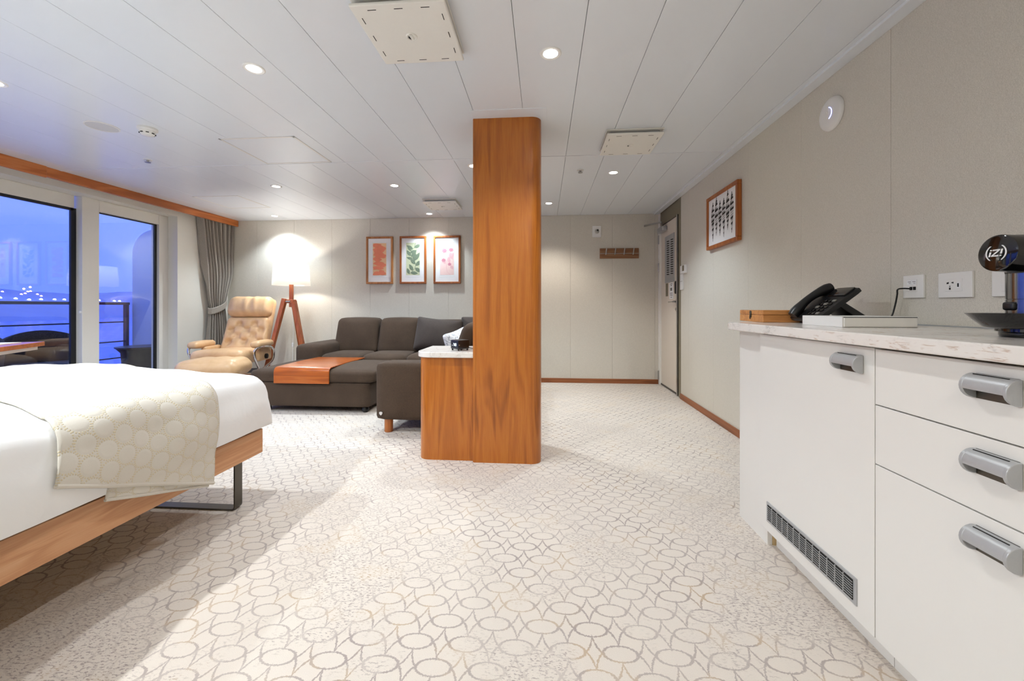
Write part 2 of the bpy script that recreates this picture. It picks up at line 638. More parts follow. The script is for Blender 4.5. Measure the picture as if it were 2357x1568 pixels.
MT['pillow'] = m_pillow()
MT['leather'] = m_leather()
MT['quilt'] = m_quilt()
MT['linen'] = m_linen()
MT['curtain'] = m_curtain()
MT['glass'] = m_glass()
MT['shade'] = m_shade()
MT['water'] = m_water()
MT['downlight'] = m_emit('downlight_lens', (1, 0.98, 0.95, 1), 12.0)
MT['bulb'] = m_emit('bulb', (1, 0.95, 0.86, 1), 20.0)
MT['led_blue'] = m_emit('blue_led', (0.25, 0.3, 1, 1), 2.2)
MT['digit'] = m_emit('clock_digit', (0.62, 0.8, 1, 1), 3.0)
MT['paper'] = simple('paper', lin(240, 240, 240), 0.7, 0, 0.01)
MT['paper_cream'] = simple('paper_cream', lin(235, 228, 214), 0.8, 0, 0.02)
MT['white_print'] = simple('white_print', lin(236, 236, 236), 0.5)

# ================================================================== THE SETTING
XR, XL, YB, YN, ZC = 1.465, -4.36, 5.305, -1.1, 2.17

fl = M().box(XL - 0.2, YN - 0.1, -0.05, XR + 0.1, YB + 0.1, 0.0).build('floor', MT['carpet'])
tag(fl, 'cream carpet with a brown lattice of ovals across the cabin floor', 'floor', kind='structure')

# ceiling: metal planks 0.30 m wide running into the room, in two lengths
ceil = M().box(XL - 0.2, YN - 0.1, ZC + 0.014, XR + 0.1, YB + 0.1, ZC + 0.06).build('ceiling', MT['backing'])
tag(ceil, 'white panelled ceiling of long metal planks', 'ceiling', kind='structure')
def plank_mesh(x0, x1, y0, y1):
    return M().box(x0 + 0.0009, y0, ZC, x1 - 0.0009, y1, ZC + 0.013).build('plank', MT['ceiling'], ceil, bevel=0.0012, seg=1)
for y0, y1 in ((YN, 3.218), (3.242, YB)):
    first = plank_mesh(0.175, 0.475, y0, y1)
    for k in list(range(-15, 0)) + [1, 2, 3]:
        copy_part(first, ceil, (0.3 * k, 0, 0))
    plank_mesh(1.375, 1.44, y0, y1)
M().box(XL, 3.218, ZC - 0.003, XR, 3.242, ZC + 0.012).build('joint_strip', MT['ceiling'], ceil, bevel=0.002)
tr1 = M().box(1.402, YN, ZC - 0.012, XR, YB, ZC + 0.002).build('trim_1', MT['ceiling'], bevel=0.002)
tag(tr1, 'narrow white edge strip where the ceiling meets the beige side wall', 'trim', kind='structure')

# back wall: vinyl panels 0.535 m wide
wb = M().box(XL - 0.2, YB + 0.004, 0, XR + 0.1, YB + 0.1, ZC + 0.02).build('wall_back', MT['seam'])
tag(wb, 'far wall of pale grey vinyl panels behind the sofa', 'wall', kind='structure')
xs = [XL] + [0.348 + 0.535 * k for k in range(-8, 3)] + [XR]
for a, b in zip(xs, xs[1:]):
    if b - a > 0.01:
        M().box(a + 0.0007, YB, 0.0, b - 0.0007, YB + 0.006, ZC).build('panel', MT['wall'], wb, bevel=0.001, seg=1)

wr = M().box(XR + 0.004, YN - 0.1, 0, XR + 0.1, 4.47, ZC + 0.02).build('wall_right', MT['seam'])
tag(wr, 'long beige textured side wall above the white cabinets', 'wall', kind='structure')
ys = [YN] + [1.838 + 0.6 * k for k in range(-4, 5)] + [4.47]
for a, b in zip(ys, ys[1:]):
    if b - a > 0.01:
        M().box(XR, a + 0.0004, 0.0, XR + 0.006, b - 0.0004, ZC).build('panel', MT['wall'], wr, bevel=0.001, seg=1)

wn_ = M().box(XL - 0.2, YN - 0.1, 0, XR + 0.1, YN, ZC + 0.02).build('wall_near', MT['wall'])
tag(wn_, 'beige wall at the head of the bed, behind the viewer', 'wall', kind='structure')

# window wall: pier, header above the opening, wall left of the opening
WY0, WY1, WZ1 = 1.35, 4.53, 2.062
wl = M().box(XL - 0.2, WY1, 0, XL, YB, ZC).box(XL - 0.2, YN, 0, XL, WY0, ZC).box(XL - 0.2, WY0, WZ1, XL, WY1, ZC).build('wall_left', MT['frame_white'])
tag(wl, 'pale window wall round the large balcony window', 'wall', kind='structure')

# baseboards
bb = M().box(-4.34, YB - 0.012, 0, 1.455, YB, 0.058).build('baseboard_back', MT['skirting_x'], bevel=0.003)
tag(bb, 'thin reddish wood skirting along the far wall', 'baseboard', kind='structure')
bb = M().box(XR - 0.012, 2.055, 0, XR, 4.468, 0.058).build('baseboard_right', MT['skirting'], bevel=0.003)
tag(bb, 'thin reddish wood skirting along the side wall to the door', 'baseboard', kind='structure')

# ------------------------------------------------------------------ window_1: balcony window with a door leaf and a fixed light
win = thing('window_1', 'white framed floor-to-ceiling balcony window with two panes', 'window', (XL - 0.12, 3.0, 0), kind='structure')
XF = XL - 0.12                 # front of the fixed frame
M().box(XF - 0.06, WY0, 0, XF - 0.02, WY0 + 0.06, WZ1).box(XF - 0.09, WY0 + 0.06, 1.94, XF - 0.055, 3.60, WZ1).box(XF - 0.09, WY0, 0, XF - 0.055, 3.60, 0.08).build('door_leaf_frame', MT['frame_white'], win, bevel=0.004)
M().box(XF - 0.1, 3.622, 0, XF, 3.775, WZ1).build('mullion', MT['frame_white'], win, bevel=0.004)
M().box(XF - 0.1, 4.415, 0, XF, WY1, WZ1).build('stile', MT['frame_white'], win, bevel=0.004)
M().box(XF - 0.1, 3.775, 1.945, XF - 0.001, 4.415, WZ1).build('top_rail', MT['frame_white'], win, bevel=0.004)
M().box(XF - 0.1, 3.775, 0, XF - 0.001, 4.415, 0.1).build('bottom_rail', MT['frame_white'], win, bevel=0.004)
M().box(XF - 0.085, 3.578, 0.08, XF - 0.065, 3.622, 1.94).box(XF - 0.085, WY0, 1.915, XF - 0.065, 3.60, 1.94).build('gasket', MT['black'], win)
M().box(XF - 0.045, 4.385, 0.1, XF - 0.03, 4.415, 1.945).box(XF - 0.045, 3.775, 1.932, XF - 0.03, 4.415, 1.945).build('gasket', MT['black'], win)
M().box(XF - 0.08, WY0 + 0.02, 0.06, XF - 0.074, 3.59, 1.93).build('pane', MT['glass'], win)
M().box(XF - 0.04, 3.76, 0.08, XF - 0.034, 4.40, 1.94).build('pane', MT['glass'], win)
M().lathe((XF - 0.02, 3.622, 0.93), [(0.013, 0), (0.013, 0.008), (0.009, 0.011)], 16, (0, -1, 0)).build('knob', MT['plastic'], win, smooth=True)

# ------------------------------------------------------------------ door_1 in the side wall
dr = thing('door_1', 'closed cream cabin door with a louvred grey vent panel', 'door', (XR, 4.9, 0), kind='structure')
M().box(XR + 0.02, 4.62, 0.012, XR + 0.06, 5.262, 1.995).build('leaf', MT['doorpaint'], dr, bevel=0.002)
M().box(XR - 0.002, 4.585, 0.004, XR + 0.05, 4.62, 2.0).build('edge_strip', MT['steel'], dr, bevel=0.002)
M().box(XR + 0.012, 4.62, 0.004, XR + 0.05, 5.262, 0.02).build('threshold', MT['darksteel'], dr, bevel=0.002)
M().box(XR + 0.03, 4.545, 0, XR + 0.07, 4.587, 2.0).build('seal', MT['black'], dr)
M().box(XR, 4.47, 0, XR + 0.06, 4.547, ZC).build('jamb', MT['olive'], dr, bevel=0.002)
M().box(XR + 0.01, 4.5, 2.0, XR + 0.06, 5.29, ZC).build('transom', MT['olive'], dr, bevel=0.002)  # steel header; the shadow over it is put into this dark olive colour
M().box(XR - 0.006, 5.262, 0, XR + 0.06, YB, ZC).build('hinge_post', MT['cream'], dr, bevel=0.002)
for z in (1.83, 1.48, 0.12):
    h = M().tube([(XR - 0.012, 5.272, z - 0.055), (XR - 0.012, 5.272, z + 0.055)], 0.010, 10).build('hinge', MT['steel'], dr, smooth=True)
vp = M().box(XR + 0.012, 4.745, 1.27, XR + 0.022, 5.085, 1.83).build('vent_panel', MT['satin'], dr, bevel=0.001)
for col in (4.815, 4.965):
    for k in range(16):
        z = 1.36 + k * 0.0262
        M().prism([(4.815 - 0.045, z), (4.815 + 0.045, z + 0.006), (4.815 + 0.045, z + 0.017), (4.815 - 0.045, z + 0.011)], XR + 0.0108, XR + 0.0135, 'yz').xf(Matrix.Translation((0, col - 4.815, 0))).build('slot', MT['slot'], vp)
cl = M().rbox((XR - 0.012, 5.12, 1.93), (0.034, 0.11, 0.03), 0.012, 6).build('closer', MT['satin'], dr, smooth=True)
M().tube([(XR - 0.03, 5.08, 1.965), (XR - 0.05, 5.0, 2.0), (XR - 0.20, 5.22, 2.0)], 0.011, 8).build('arm', MT['steel'], cl, smooth=True)
M().rbox((XR + 0.012, 4.66, 1.2), (0.016, 0.03, 0.072), 0.012, 6).build('card_reader', MT['black'], dr, smooth=True)
hd = M().lathe((XR + 0.02, 4.67, 1.04), [(0.024, 0), (0.024, 0.008), (0.014, 0.01), (0.012, 0.045)], 16, (-1, 0, 0)).tube([(XR - 0.022, 4.665, 1.04), (XR - 0.022, 4.82, 1.037)], 0.009, 8).build('handle', MT['chrome'], dr, smooth=True)
M().lathe((XR + 0.02, 4.67, 0.955), [(0.022, 0), (0.022, 0.008), (0.012, 0.01), (0.012, 0.018)], 16, (-1, 0, 0)).build('lock', MT['chrome'], dr, smooth=True)
nt = M().box(XR + 0.0185, 4.79, 1.075, XR + 0.0205, 4.93, 1.265).build('notice', MT['paper'], dr)
for k, (z0, z1, y0, y1) in enumerate(((1.245, 1.253, 4.82, 4.9), (1.225, 1.237, 4.84, 4.88), (1.17, 1.205, 4.83, 4.895), (1.14, 1.146, 4.81, 4.91), (1.125, 1.131, 4.81, 4.91), (1.11, 1.116, 4.81, 4.9), (1.09, 1.097, 4.83, 4.89))):
    M().box(XR + 0.0178, y0, z0, XR + 0.0187, y1, z1).build('print', MT['backing'], nt)
nt2 = M().box(XR + 0.0185, 4.985, 1.11, XR + 0.0205, 5.075, 1.265).build('notice', MT['olive'], dr)

# ------------------------------------------------------------------ pelmet
pm = M().box(-4.235, 1.0, 2.088, -4.2, YB - 0.004, ZC).box(-4.205, 1.0, 2.074, -4.185, 3.12, ZC).build('curtain_pelmet', MT['cherry_h'], bevel=0.003)
tag(pm, 'reddish wood pelmet board along the top of the balcony window', 'pelmet')

# ------------------------------------------------------------------ column and bedside cabinet
def arc(cx, cy, r, a0, a1, n=8):
    return [(cx + r * math.cos(math.radians(a0 + (a1 - a0) * k / n)), cy + r * math.sin(math.radians(a0 + (a1 - a0) * k / n))) for k in range(n + 1)]
PX0, PX1, PY0, PY1 = -0.438, -0.016, 2.534, 2.96
pil = thing('pillar', 'cherry veneered column with rounded corner standing in mid room', 'column', (-0.23, 2.75, 0), kind='structure')
M().prism([(PX0, PY0)] + arc(PX1 - 0.062, PY0 + 0.062, 0.062, -90, 0, 10) + arc(PX1 - 0.062, PY1 - 0.062, 0.062, 0, 90, 10) + [(PX0, PY1)], 0.0, ZC).build('veneer', MT['cherry'], pil, smooth=True, angle=25)
M().prism([(PX0 - 0.006, PY0 - 0.002), (PX0 + 0.014, PY0 - 0.002), (PX0 + 0.014, PY0 + 0.02), (PX0 - 0.006, PY0 + 0.02)], 0.0, ZC - 0.002).build('corner_bead', MT['cherry'], pil, bevel=0.004)
M().box(-0.445, 2.43, ZC - 0.003, 0.02, 3.0, ZC + 0.005).build('ceiling_plate', MT['ceiling'], pil, bevel=0.001)

sb = thing('side_cabinet', 'low cherry veneered cabinet with rounded corner beside the column', 'cabinet', (-0.62, 2.76, 0))
M().prism(arc(-0.805 + 0.07, 2.56 + 0.07, 0.07, 180, 270, 10) + [(-0.446, 2.56), (-0.446, 2.95)] + [(-0.805, 2.95)], 0.0, 0.657).build('body', MT['cherry'], sb, smooth=True, angle=25)
tp = M().prism(arc(-0.825 + 0.11, 2.535 + 0.11, 0.11, 180, 270, 12) + [(-0.44, 2.535), (-0.44, 2.965), (-0.825, 2.965)], 0.657, 0.693).build('stone_top', MT['marble'], bevel=0.006, angle=25)
tag(tp, 'small white marble top on the low cherry cabinet', 'worktop')

# ================================================================== WHITE CABINETS ON THE RIGHT
CX0 = 0.90
def cup_handle(parent, y, z, half=0.048):
    # half-round cup pull: hood, two end caps, dark recess
    rad = 0.026
    hood = []
    for k in range(11):
        a = math.radians(90 - 102 * k / 10)
        hood.append((CX0 - 0.004 - rad * math.cos(math.radians(0)) * max(0, math.cos(a)) * 0.98, z + rad * math.sin(a)))
    inner = [(x + 0.0035, zz - 0.001) for x, zz in hood][::-1]
    h = M().prism(hood + inner, y - half + 0.006, y + half - 0.006, 'xz').build('handle', MT['satin'], parent, smooth=True, angle=50)
    for s in (-1, 1):
        pr = [(CX0 - 0.001, z + rad)] + [(CX0 - 0.004 - rad * 1.02 * math.cos(math.radians(a)), z + rad * math.sin(math.radians(a))) for a in range(80, -81, -16)] + [(CX0 - 0.001, z - rad)]
        y0 = y + s * half
        M().prism(pr, min(y0, y0 - s * 0.008), max(y0, y0 - s * 0.008), 'xz').build('end_cap', MT['satin'], h, bevel=0.002)
    M().box(CX0 - 0.0016, y - half + 0.006, z - rad, CX0 + 0.0005, y + half - 0.006, z + rad).build('back_plate', MT['darksteel'], h)
    M().box(CX0 - 0.0135, y - half + 0.012, z + rad * 0.93, CX0 - 0.0115, y + half - 0.012, z + rad * 0.99).build('groove', MT['slot'], h)
    return h

fc = thing('fridge_cabinet', 'white cabinet with a tall plain door and a long grille near the floor', 'cabinet', (1.18, 1.45, 0))
M().box(0.919, 1.182, 0.075, XR - 0.003, 1.744, 0.862).build('body', MT['cabinet_in'], fc)
dd = M().box(CX0, 1.1815, 0.077, CX0 + 0.0185, 1.769, 0.868).build('door', MT['cabinet'], fc, bevel=0.0015)
cup_handle(dd, 1.265, 0.8175)
gr = M().box(CX0 - 0.003, 1.241, 0.118, CX0 + 0.004, 1.714, 0.197).build('vent_grille', MT['satin'], fc, bevel=0.001)
M().box(CX0 - 0.0042, 1.254, 0.128, CX0 - 0.0025, 1.704, 0.187).build('opening', MT['slot'], gr)
s0 = M().box(CX0 - 0.0062, 1.254, 0.1345, CX0 - 0.0035, 1.704, 0.1362).build('slat', MT['satin'], gr)
for k in range(1, 7):
    copy_part(s0, gr, (0, 0, 0.0074 * k))
b0 = M().box(CX0 - 0.0068, 1.288, 0.128, CX0 - 0.0035, 1.2905, 0.187).build('bar', MT['satin'], gr)
for k in range(1, 12):
    copy_part(b0, gr, (0, 0.0347 * k, 0))
M().box(0.951, 1.182, 0.0, 0.965, 1.742, 0.077).build('plinth', MT['cabinet'], fc)

ep = thing('end_panel', 'rounded white end panel closing the cabinet run beside the tray box', 'cabinet', (1.2, 1.9, 0))
M().prism([(0.9205, 1.75)] + [(x, y) for x, y in arc(0.9205 + 0.085, 2.055 - 0.085, 0.085, 180, 90, 10)] + [(XR - 0.014, 2.055), (XR - 0.014, 2.037)] + [(x, y) for x, y in arc(0.9385 + 0.067, 2.037 - 0.067, 0.067, 90, 180, 10)] + [(0.9385, 1.75)], 0.0, 0.868).build('curved_panel', MT['cabinet'], ep, smooth=True, angle=25)
M().box(0.9395, 1.748, 0.0, 1.0, 1.768, 0.0745).build('toe_return', MT['cabinet_in'], ep)

du = thing('drawer_unit', 'white cabinet with three plain drawers under the marble worktop', 'cabinet', (1.18, 0.88, 0))
M().box(0.919, 0.58, 0.075, XR - 0.003, 1.180, 0.862).build('body', MT['cabinet_in'], du)
for z0, z1, hz in ((0.716, 0.866, 0.817), (0.5545, 0.713, 0.660), (0.077, 0.5515, 0.50)):
    w = M().box(CX0, 0.582, z0, CX0 + 0.0185, 1.1785, z1).build('drawer', MT['cabinet'], du, bevel=0.0015)
    cup_handle(w, 0.880, hz, 0.045)
M().box(0.951, 0.58, 0.0, 0.965, 1.180, 0.077).build('plinth', MT['cabinet'], du)

wt = M().prism([(0.862, 0.30)] + [(0.862, 1.5)] + arc(0.862 + 0.11, 2.065 - 0.11, 0.11, 180, 90, 12) + [(XR - 0.001, 2.065), (XR - 0.001, 0.30)], 0.874, 0.909).build('worktop', MT['marble'], bevel=0.005, seg=3, angle=25)
tag(wt, 'long white marble worktop with brown flecks on the white cabinets', 'worktop')
du2 = thing('base_cabinet', 'plain white cabinet under the near end of the long worktop', 'cabinet', (1.18, 0.44, 0))
M().box(0.919, 0.31, 0.0, XR - 0.003, 0.578, 0.8735).build('body', MT['cabinet'], du2, bevel=0.0015)
M().box(CX0, 0.312, 0.077, CX0 + 0.0185, 0.5795, 0.866).build('door', MT['cabinet'], du2, bevel=0.0015)
M().box(XR - 0.012, 0.31, 0.9092, XR - 0.001, 2.06, 0.913).build('wall_bead', MT['satin']) and None
tag(bpy.data.objects['wall_bead'], 'thin grey sealing strip where the worktop meets the wall', 'trim')

# ------------------------------------------------------------------ wooden box
ZT = 0.9092
wbx = thing('wooden_box', 'small honey coloured wooden box with a dark metal clasp', 'box', (1.008, 1.955, ZT), math.radians(-4), local=True)
M().box(0, 0, 0, 0.225, 0.262, 0.034).build('base', MT['boxwood'], wbx, bevel=0.003)
M().box(0, 0, 0.0345, 0.225, 0.262, 0.056).build('lid', MT['boxwood'], wbx, bevel=0.003)
M().box(-0.0012, 0.12, 0.034, 0.0, 0.138, 0.044).lathe((-0.001, 0.129, 0.044), [(0.010, -0.001), (0.010, 0.002)], 14, (-1, 0, 0)).lathe((-0.001, 0.129, 0.028), [(0.009, -0.001), (0.009, 0.002)], 14, (-1, 0, 0)).tube([(-0.003, 0.129, 0.036), (-0.005, 0.129, 0.02), (-0.003, 0.129, 0.012)], 0.0025, 6).build('clasp', MT['darksteel'], wbx)

# ------------------------------------------------------------------ white tray box
tb = thing('tray_box', 'flat glossy white box with a grey end lying beside the wooden box', 'box', (1.038, 1.498, ZT), math.radians(-1), local=True)
M().box(0, 0.003, 0.0, 0.242, 0.228, 0.0375).build('shell', MT['plastic'], tb, bevel=0.0015)
M().box(0.006, 0.0, 0.002, 0.238, 0.004, 0.0335).build('drawer_front', MT['cream'], tb, bevel=0.001)
M().box(0.004, 0.0015, 0.0335, 0.24, 0.004, 0.0358).build('gap', MT['slot'], tb)

# ------------------------------------------------------------------ desk telephone
ph = thing('telephone', 'black desk telephone with handset tilted on its stand', 'telephone', (1.13, 1.755, ZT), 0.0, local=True)
tilt = Matrix.Rotation(math.radians(-38), 4, 'Y')
def tl(m): return m.xf(tilt)
tl(M().rbox((0.105, 0.095, 0.012), (0.105, 0.095, 0.012), 0.008, 8)).xf(Matrix.Translation((0.0, 0, 0.006))).build('body', MT['black'], ph, smooth=True)
tl(M().rbox((0.175, 0.062, 0.026), (0.028, 0.05, 0.004), 0.003, 4)).xf(Matrix.Translation((0, 0, 0.006))).build('display', MT['blackgloss'], ph, smooth=True)
for i in range(5):
    for j in range(3):
        tl(M().rbox((0.03 + i * 0.021, 0.03 + j * 0.026, 0.026), (0.0065, 0.009, 0.003), 0.002, 3)).xf(Matrix.Translation((0, 0, 0.006))).build('key', MT['backing'] if (i + j) % 4 == 0 else MT['blackgloss'], ph, smooth=True)
hs = M()
def hsp(t):
    return (0.0 + 0.205 * t, 0.15, 0.034 + 0.017 * math.sin(PI * t))
hs.tube([hsp(k / 10) for k in range(11)], [0.020, 0.023, 0.021, 0.018, 0.0165, 0.016, 0.0165, 0.018, 0.021, 0.023, 0.020], 12)
tl(hs).xf(Matrix.Translation((0, 0, 0.006))).build('handset', MT['black'], ph, smooth=True)
M().prism([(0.09, 0.075), (0.11, 0.095), (0.235, 0.012), (0.235, 0.0), (0.2, 0.0)], 0.03, 0.16, 'xz').build('stand', MT['black'], ph, bevel=0.004)
M().box(0.02, 0.02, 0.0, 0.21, 0.17, 0.006).build('foot', MT['black'], ph, bevel=0.002)

cb = [(1.395, 1.80, 0.918), (1.41, 1.79, 0.924), (1.425, 1.782, 0.945), (1.43, 1.772, 0.99), (1.425, 1.757, 1.03), (1.415, 1.742, 1.05), (1.428, 1.732, 1.054), (1.458, 1.729, 1.052)]
def smooth_pts(p, n=6):
    out = []
    p = [Vector(q) for q in p]
    for i in range(len(p) - 1):
        a, b, c, d = p[max(0, i - 1)], p[i], p[i + 1], p[min(len(p) - 1, i + 2)]
        for k in range(n):
            t = k / n
            out.append(0.5 * ((2 * b) + (c - a) * t + (2 * a - 5 * b + 4 * c - d) * t * t + (3 * b - a - 3 * c + d) * t ** 3))
    return out + [p[-1]]
cbl = M().tube(smooth_pts([(1.30, 1.85, 0.9135), (1.36, 1.83, 0.9135)] + cb), 0.003, 8).build('phone_cable', MT['black'], smooth=True)
tag(cbl, 'black phone cable rising from the worktop to the wall jack', 'cable')

# ------------------------------------------------------------------ wall plates on the right wall
def plate(name, label, cat, y0, y1, z0, z1):
    t = thing(name, label, cat, (XR, (y0 + y1) / 2, z0))
    M().box(XR - 0.009, y0, z0, XR, y1, z1).build('plate', MT['plastic'], t, bevel=0.002)
    return t
p = plate('data_socket', 'square white data socket with the black phone cable plugged in', 'socket', 1.679, 1.768, 1.016, 1.106)
ins = M().box(XR - 0.0105, 1.706, 1.041, XR - 0.008, 1.75, 1.088).build('insert', MT['plastic'], p, bevel=0.0005)
for y in (1.7275, 1.707):
    M().box(XR - 0.0112, y, 1.068, XR - 0.010, y + 0.02, 1.086).build('label_window', MT['white_print'], ins)
    M().box(XR - 0.0115, y + 0.003, 1.079, XR - 0.011, y + 0.016, 1.081).box(XR - 0.0115, y + 0.003, 1.073, XR - 0.011, y + 0.012, 1.0745).build('print', MT['backing'], ins)
for y in (1.722, 1.71 - 0.003):
    M().box(XR - 0.0114, y + 0.002, 1.047, XR - 0.010, y + 0.014, 1.06).build('jack', MT['slot'], ins)
p = plate('power_socket', 'wide white power socket with a small charging port beside it', 'socket', 1.501, 1.621, 1.014, 1.104)
ins = M().box(XR - 0.0105, 1.533, 1.036, XR - 0.008, 1.594, 1.080).build('insert', MT['plastic'], p, bevel=0.0005)
for y0, a in ((1.583, 1), (1.566, -1)):
    M().prism([(y0 - 0.0035, 1.064), (y0 + 0.0035, 1.0625 if a > 0 else 1.066), (y0 + 0.0035, 1.0685), (y0 - 0.0035, 1.07)], XR - 0.0112, XR - 0.010, 'yz').build('hole', MT['slot'], ins)
M().box(XR - 0.0112, 1.5725, 1.042, XR - 0.010, 1.578, 1.05).box(XR - 0.0112, 1.5735, 1.053, XR - 0.010, 1.577, 1.056).build('hole', MT['slot'], ins)
M().box(XR - 0.0115, 1.539, 1.046, XR - 0.010, 1.551, 1.068).build('port_frame', MT['paper'], ins, bevel=0.0005)
M().box(XR - 0.012, 1.543, 1.051, XR - 0.011, 1.548, 1.064).build('port', MT['slot'], ins)
p = plate('light_switch', 'white wall switch half hidden behind the coffee machine', 'switch', 1.32, 1.441, 1.014, 1.104)
M().box(XR - 0.0115, 1.35, 1.03, XR - 0.008, 1.41, 1.088).build('rocker', MT['plastic'], p, bevel=0.001)

# ------------------------------------------------------------------ coffee machine
cm = thing('coffee_machine', 'black pod coffee machine with round logo head on the worktop', 'coffee machine', (1.146, 1.036, ZT))
c = (1.146, 1.036)
M().lathe((c[0], c[1], ZT), [(0.058, 0), (0.06, 0.004), (0.06, 0.01), (0.066, 0.013), (0.066, 0.032), (0.05, 0.036)], 40).build('foot', MT['blackgloss'], cm, smooth=True)
tray = M()
tc_ = Vector((1.095, 1.034, ZT))
tray.lathe(tc_, [(0.03, 0.020), (0.05, 0.024), (0.066, 0.040), (0.078, 0.054), (0.080, 0.0565), (0.075, 0.056), (0.06, 0.048), (0.02, 0.044)], 40)
tray.build('drip_tray', MT['blackgloss'], cm, smooth=True, angle=60)
M().lathe((c[0], c[1], ZT), [(0.049, 0.034), (0.049, 0.088), (0.0475, 0.0885), (0.0475, 0.0895), (0.049, 0.09), (0.049, 0.165)], 40).build('column', MT['gunmetal'], cm, smooth=True)
M().rbox((c[0] - 0.047, c[1] + 0.01, ZT + 0.073), (0.008, 0.013, 0.010), 0.005, 5).build('spout', MT['black'], cm, smooth=True)
HZ, HY_, HR = 1.106, 1.030, 0.043
hd = M().lathe((1.052, HY_, HZ), [(0.001, 0.0), (HR * 0.9, 0.0), (HR * 0.98, 0.0015), (HR, 0.005), (HR, 0.03), (HR * 1.03, 0.034), (HR * 1.06, 0.08), (HR * 1.02, 0.15), (0.03, 0.175)], 48, (1, 0.0, -0.06)).build('head', MT['blackgloss'], cm, smooth=True, angle=35)
M().lathe((c[0], c[1], HZ - 0.055), [(0.047, 0.0), (0.05, 0.012), (0.045, 0.03)], 32).build('neck', MT['black'], cm, smooth=True)
# logo: two brackets round a slanted i 2 ! monogram, seen on the face x = 1.052 (picture right = -y)
def face(m):
    return m.xf(Matrix.Translation((1.0505, HY_, HZ)) @ Matrix.Rotation(math.radians(3.4), 4, 'Y'))
def g2(pts, w=0.0006):
    return [( -a, b) for a, b in pts]
lg = M()
for s in (-1, 1):
    outer = [(s * 0.0215 * math.cos(math.radians(a)), 0.0205 * math.sin(math.radians(a))) for a in range(-58, 59, 8)]
    inner = [(s * 0.0190 * math.cos(math.radians(a)), 0.0190 * math.sin(math.radians(a))) for a in range(58, -59, -8)]
    lg.prism(g2(outer + inner), -0.0008, 0.0006, 'yz')
sl = 0.2
def sh(pts): return g2([(x + sl * y, y) for x, y in pts])
for gl_ in ([(-0.0135, -0.008), (-0.0103, -0.008), (-0.0103, 0.0028), (-0.0135, 0.0028)],
            [(-0.0135, 0.0052), (-0.0103, 0.0052), (-0.0103, 0.008), (-0.0135, 0.008)],
            [(-0.008, 0.008), (-0.008, 0.0052), (0.0068, 0.0052), (0.0068, 0.008)],
            [(-0.008, -0.008), (0.0068, -0.008), (0.0068, -0.0052), (-0.008, -0.0052)],
            [(0.0028, 0.0052), (0.0068, 0.0052), (-0.004, -0.0052), (-0.008, -0.0052)],
            [(0.0093, -0.0028), (0.0125, -0.0028), (0.0125, 0.008), (0.0093, 0.008)],
            [(0.0093, -0.008), (0.0125, -0.008), (0.0125, -0.0052), (0.0093, -0.0052)]):
    lg.prism(sh(gl_), -0.0008, 0.0006, 'yz')
lg.v = [Vector((p.x, p.y * 1.02, p.z * 1.02)) for p in lg.v]
face(lg).build('logo', MT['white_print'], hd)

# ------------------------------------------------------------------ access point, picture, thermostat on the side wall
ap = thing('access_point', 'round white wireless access point with a blue light arc on the wall', 'access point', (XR, 2.183, 1.88))
M().lathe((XR, 2.183, 1.962), [(0.082, 0), (0.084, 0.004), (0.081, 0.013), (0.07, 0.021), (0.045, 0.025), (0.001, 0.026)], 48, (-1, 0, 0)).build('cover', MT['plastic'], ap, smooth=True)
M().tube([(XR - 0.0262, 2.183 + 0.030 * math.cos(math.radians(a)), 1.962 + 0.030 * math.sin(math.radians(a))) for a in range(-250, -109, 10)], 0.0016, 6).build('light_arc', MT['led_blue'], ap)
M().prism([(2.183 + q * 0.009, 1.965 + w * 0.009) for q, w in ((0.9, 1), (0.9, -0.3), (0.4, -0.9), (-0.4, -0.9), (-0.9, -0.3), (-0.9, 1), (-0.5, 1), (-0.5, -0.2), (-0.2, -0.5), (0.2, -0.5), (0.5, -0.2), (0.5, 1))], XR - 0.0268, XR - 0.0255, 'yz').build('emblem', MT['cream'], ap)

def leaf(cx, cz, ln, wd, ang, n=9, bend=0.0):
    """outline of a pointed leaf whose base is at (cx, cz)"""
    a = math.radians(ang)
    out = []
    for s in (1, -1):
        rng = range(n + 1) if s > 0 else range(n - 1, 0, -1)
        for k in rng:
            t = k / n
            w_ = wd * math.sin(PI * t ** 0.85) * 0.5 * s
            u = ln * t; w_ += bend * ln * math.sin(PI * t)
            out.append((cx + u * math.cos(a) - w_ * math.sin(a), cz + u * math.sin(a) + w_ * math.cos(a)))
    return out

def framed(name, label, plane, pos, a0, a1, z0, z1, fw, depth, fmat, group=None):
    """picture frame on a wall; plane 'y' = back wall (a along x), plane 'x' = right wall (a along y)"""
    t = thing(name, label, 'picture', ((a0 + a1) / 2, pos, z0) if plane == 'y' else (pos, (a0 + a1) / 2, z0), group=group)
    def bx(u0, w0, u1, w1, d0, d1):
        return M().box(u0, pos - d1, w0, u1, pos - d0, w1) if plane == 'y' else M().box(pos - d1, u0, w0, pos - d0, u1, w1)
    bx(a0, z1 - fw, a1, z1, 0, depth).build('frame_rail', fmat, t, bevel=0.004)
    bx(a0, z0, a1, z0 + fw, 0, depth).build('frame_rail', fmat, t, bevel=0.004)
    bx(a0, z0 + fw, a0 + fw, z1 - fw, 0, depth).build('frame_stile', fmat, t, bevel=0.004)
    bx(a1 - fw, z0 + fw, a1, z1 - fw, 0, depth).build('frame_stile', fmat, t, bevel=0.004)
    mt_ = bx(a0 + fw * 0.8, z0 + fw * 0.8, a1 - fw * 0.8, z1 - fw * 0.8, 0.002, depth - 0.012).build('mat_board', MT['paper'], t)
    return t, mt_, pos - (depth - 0.012)

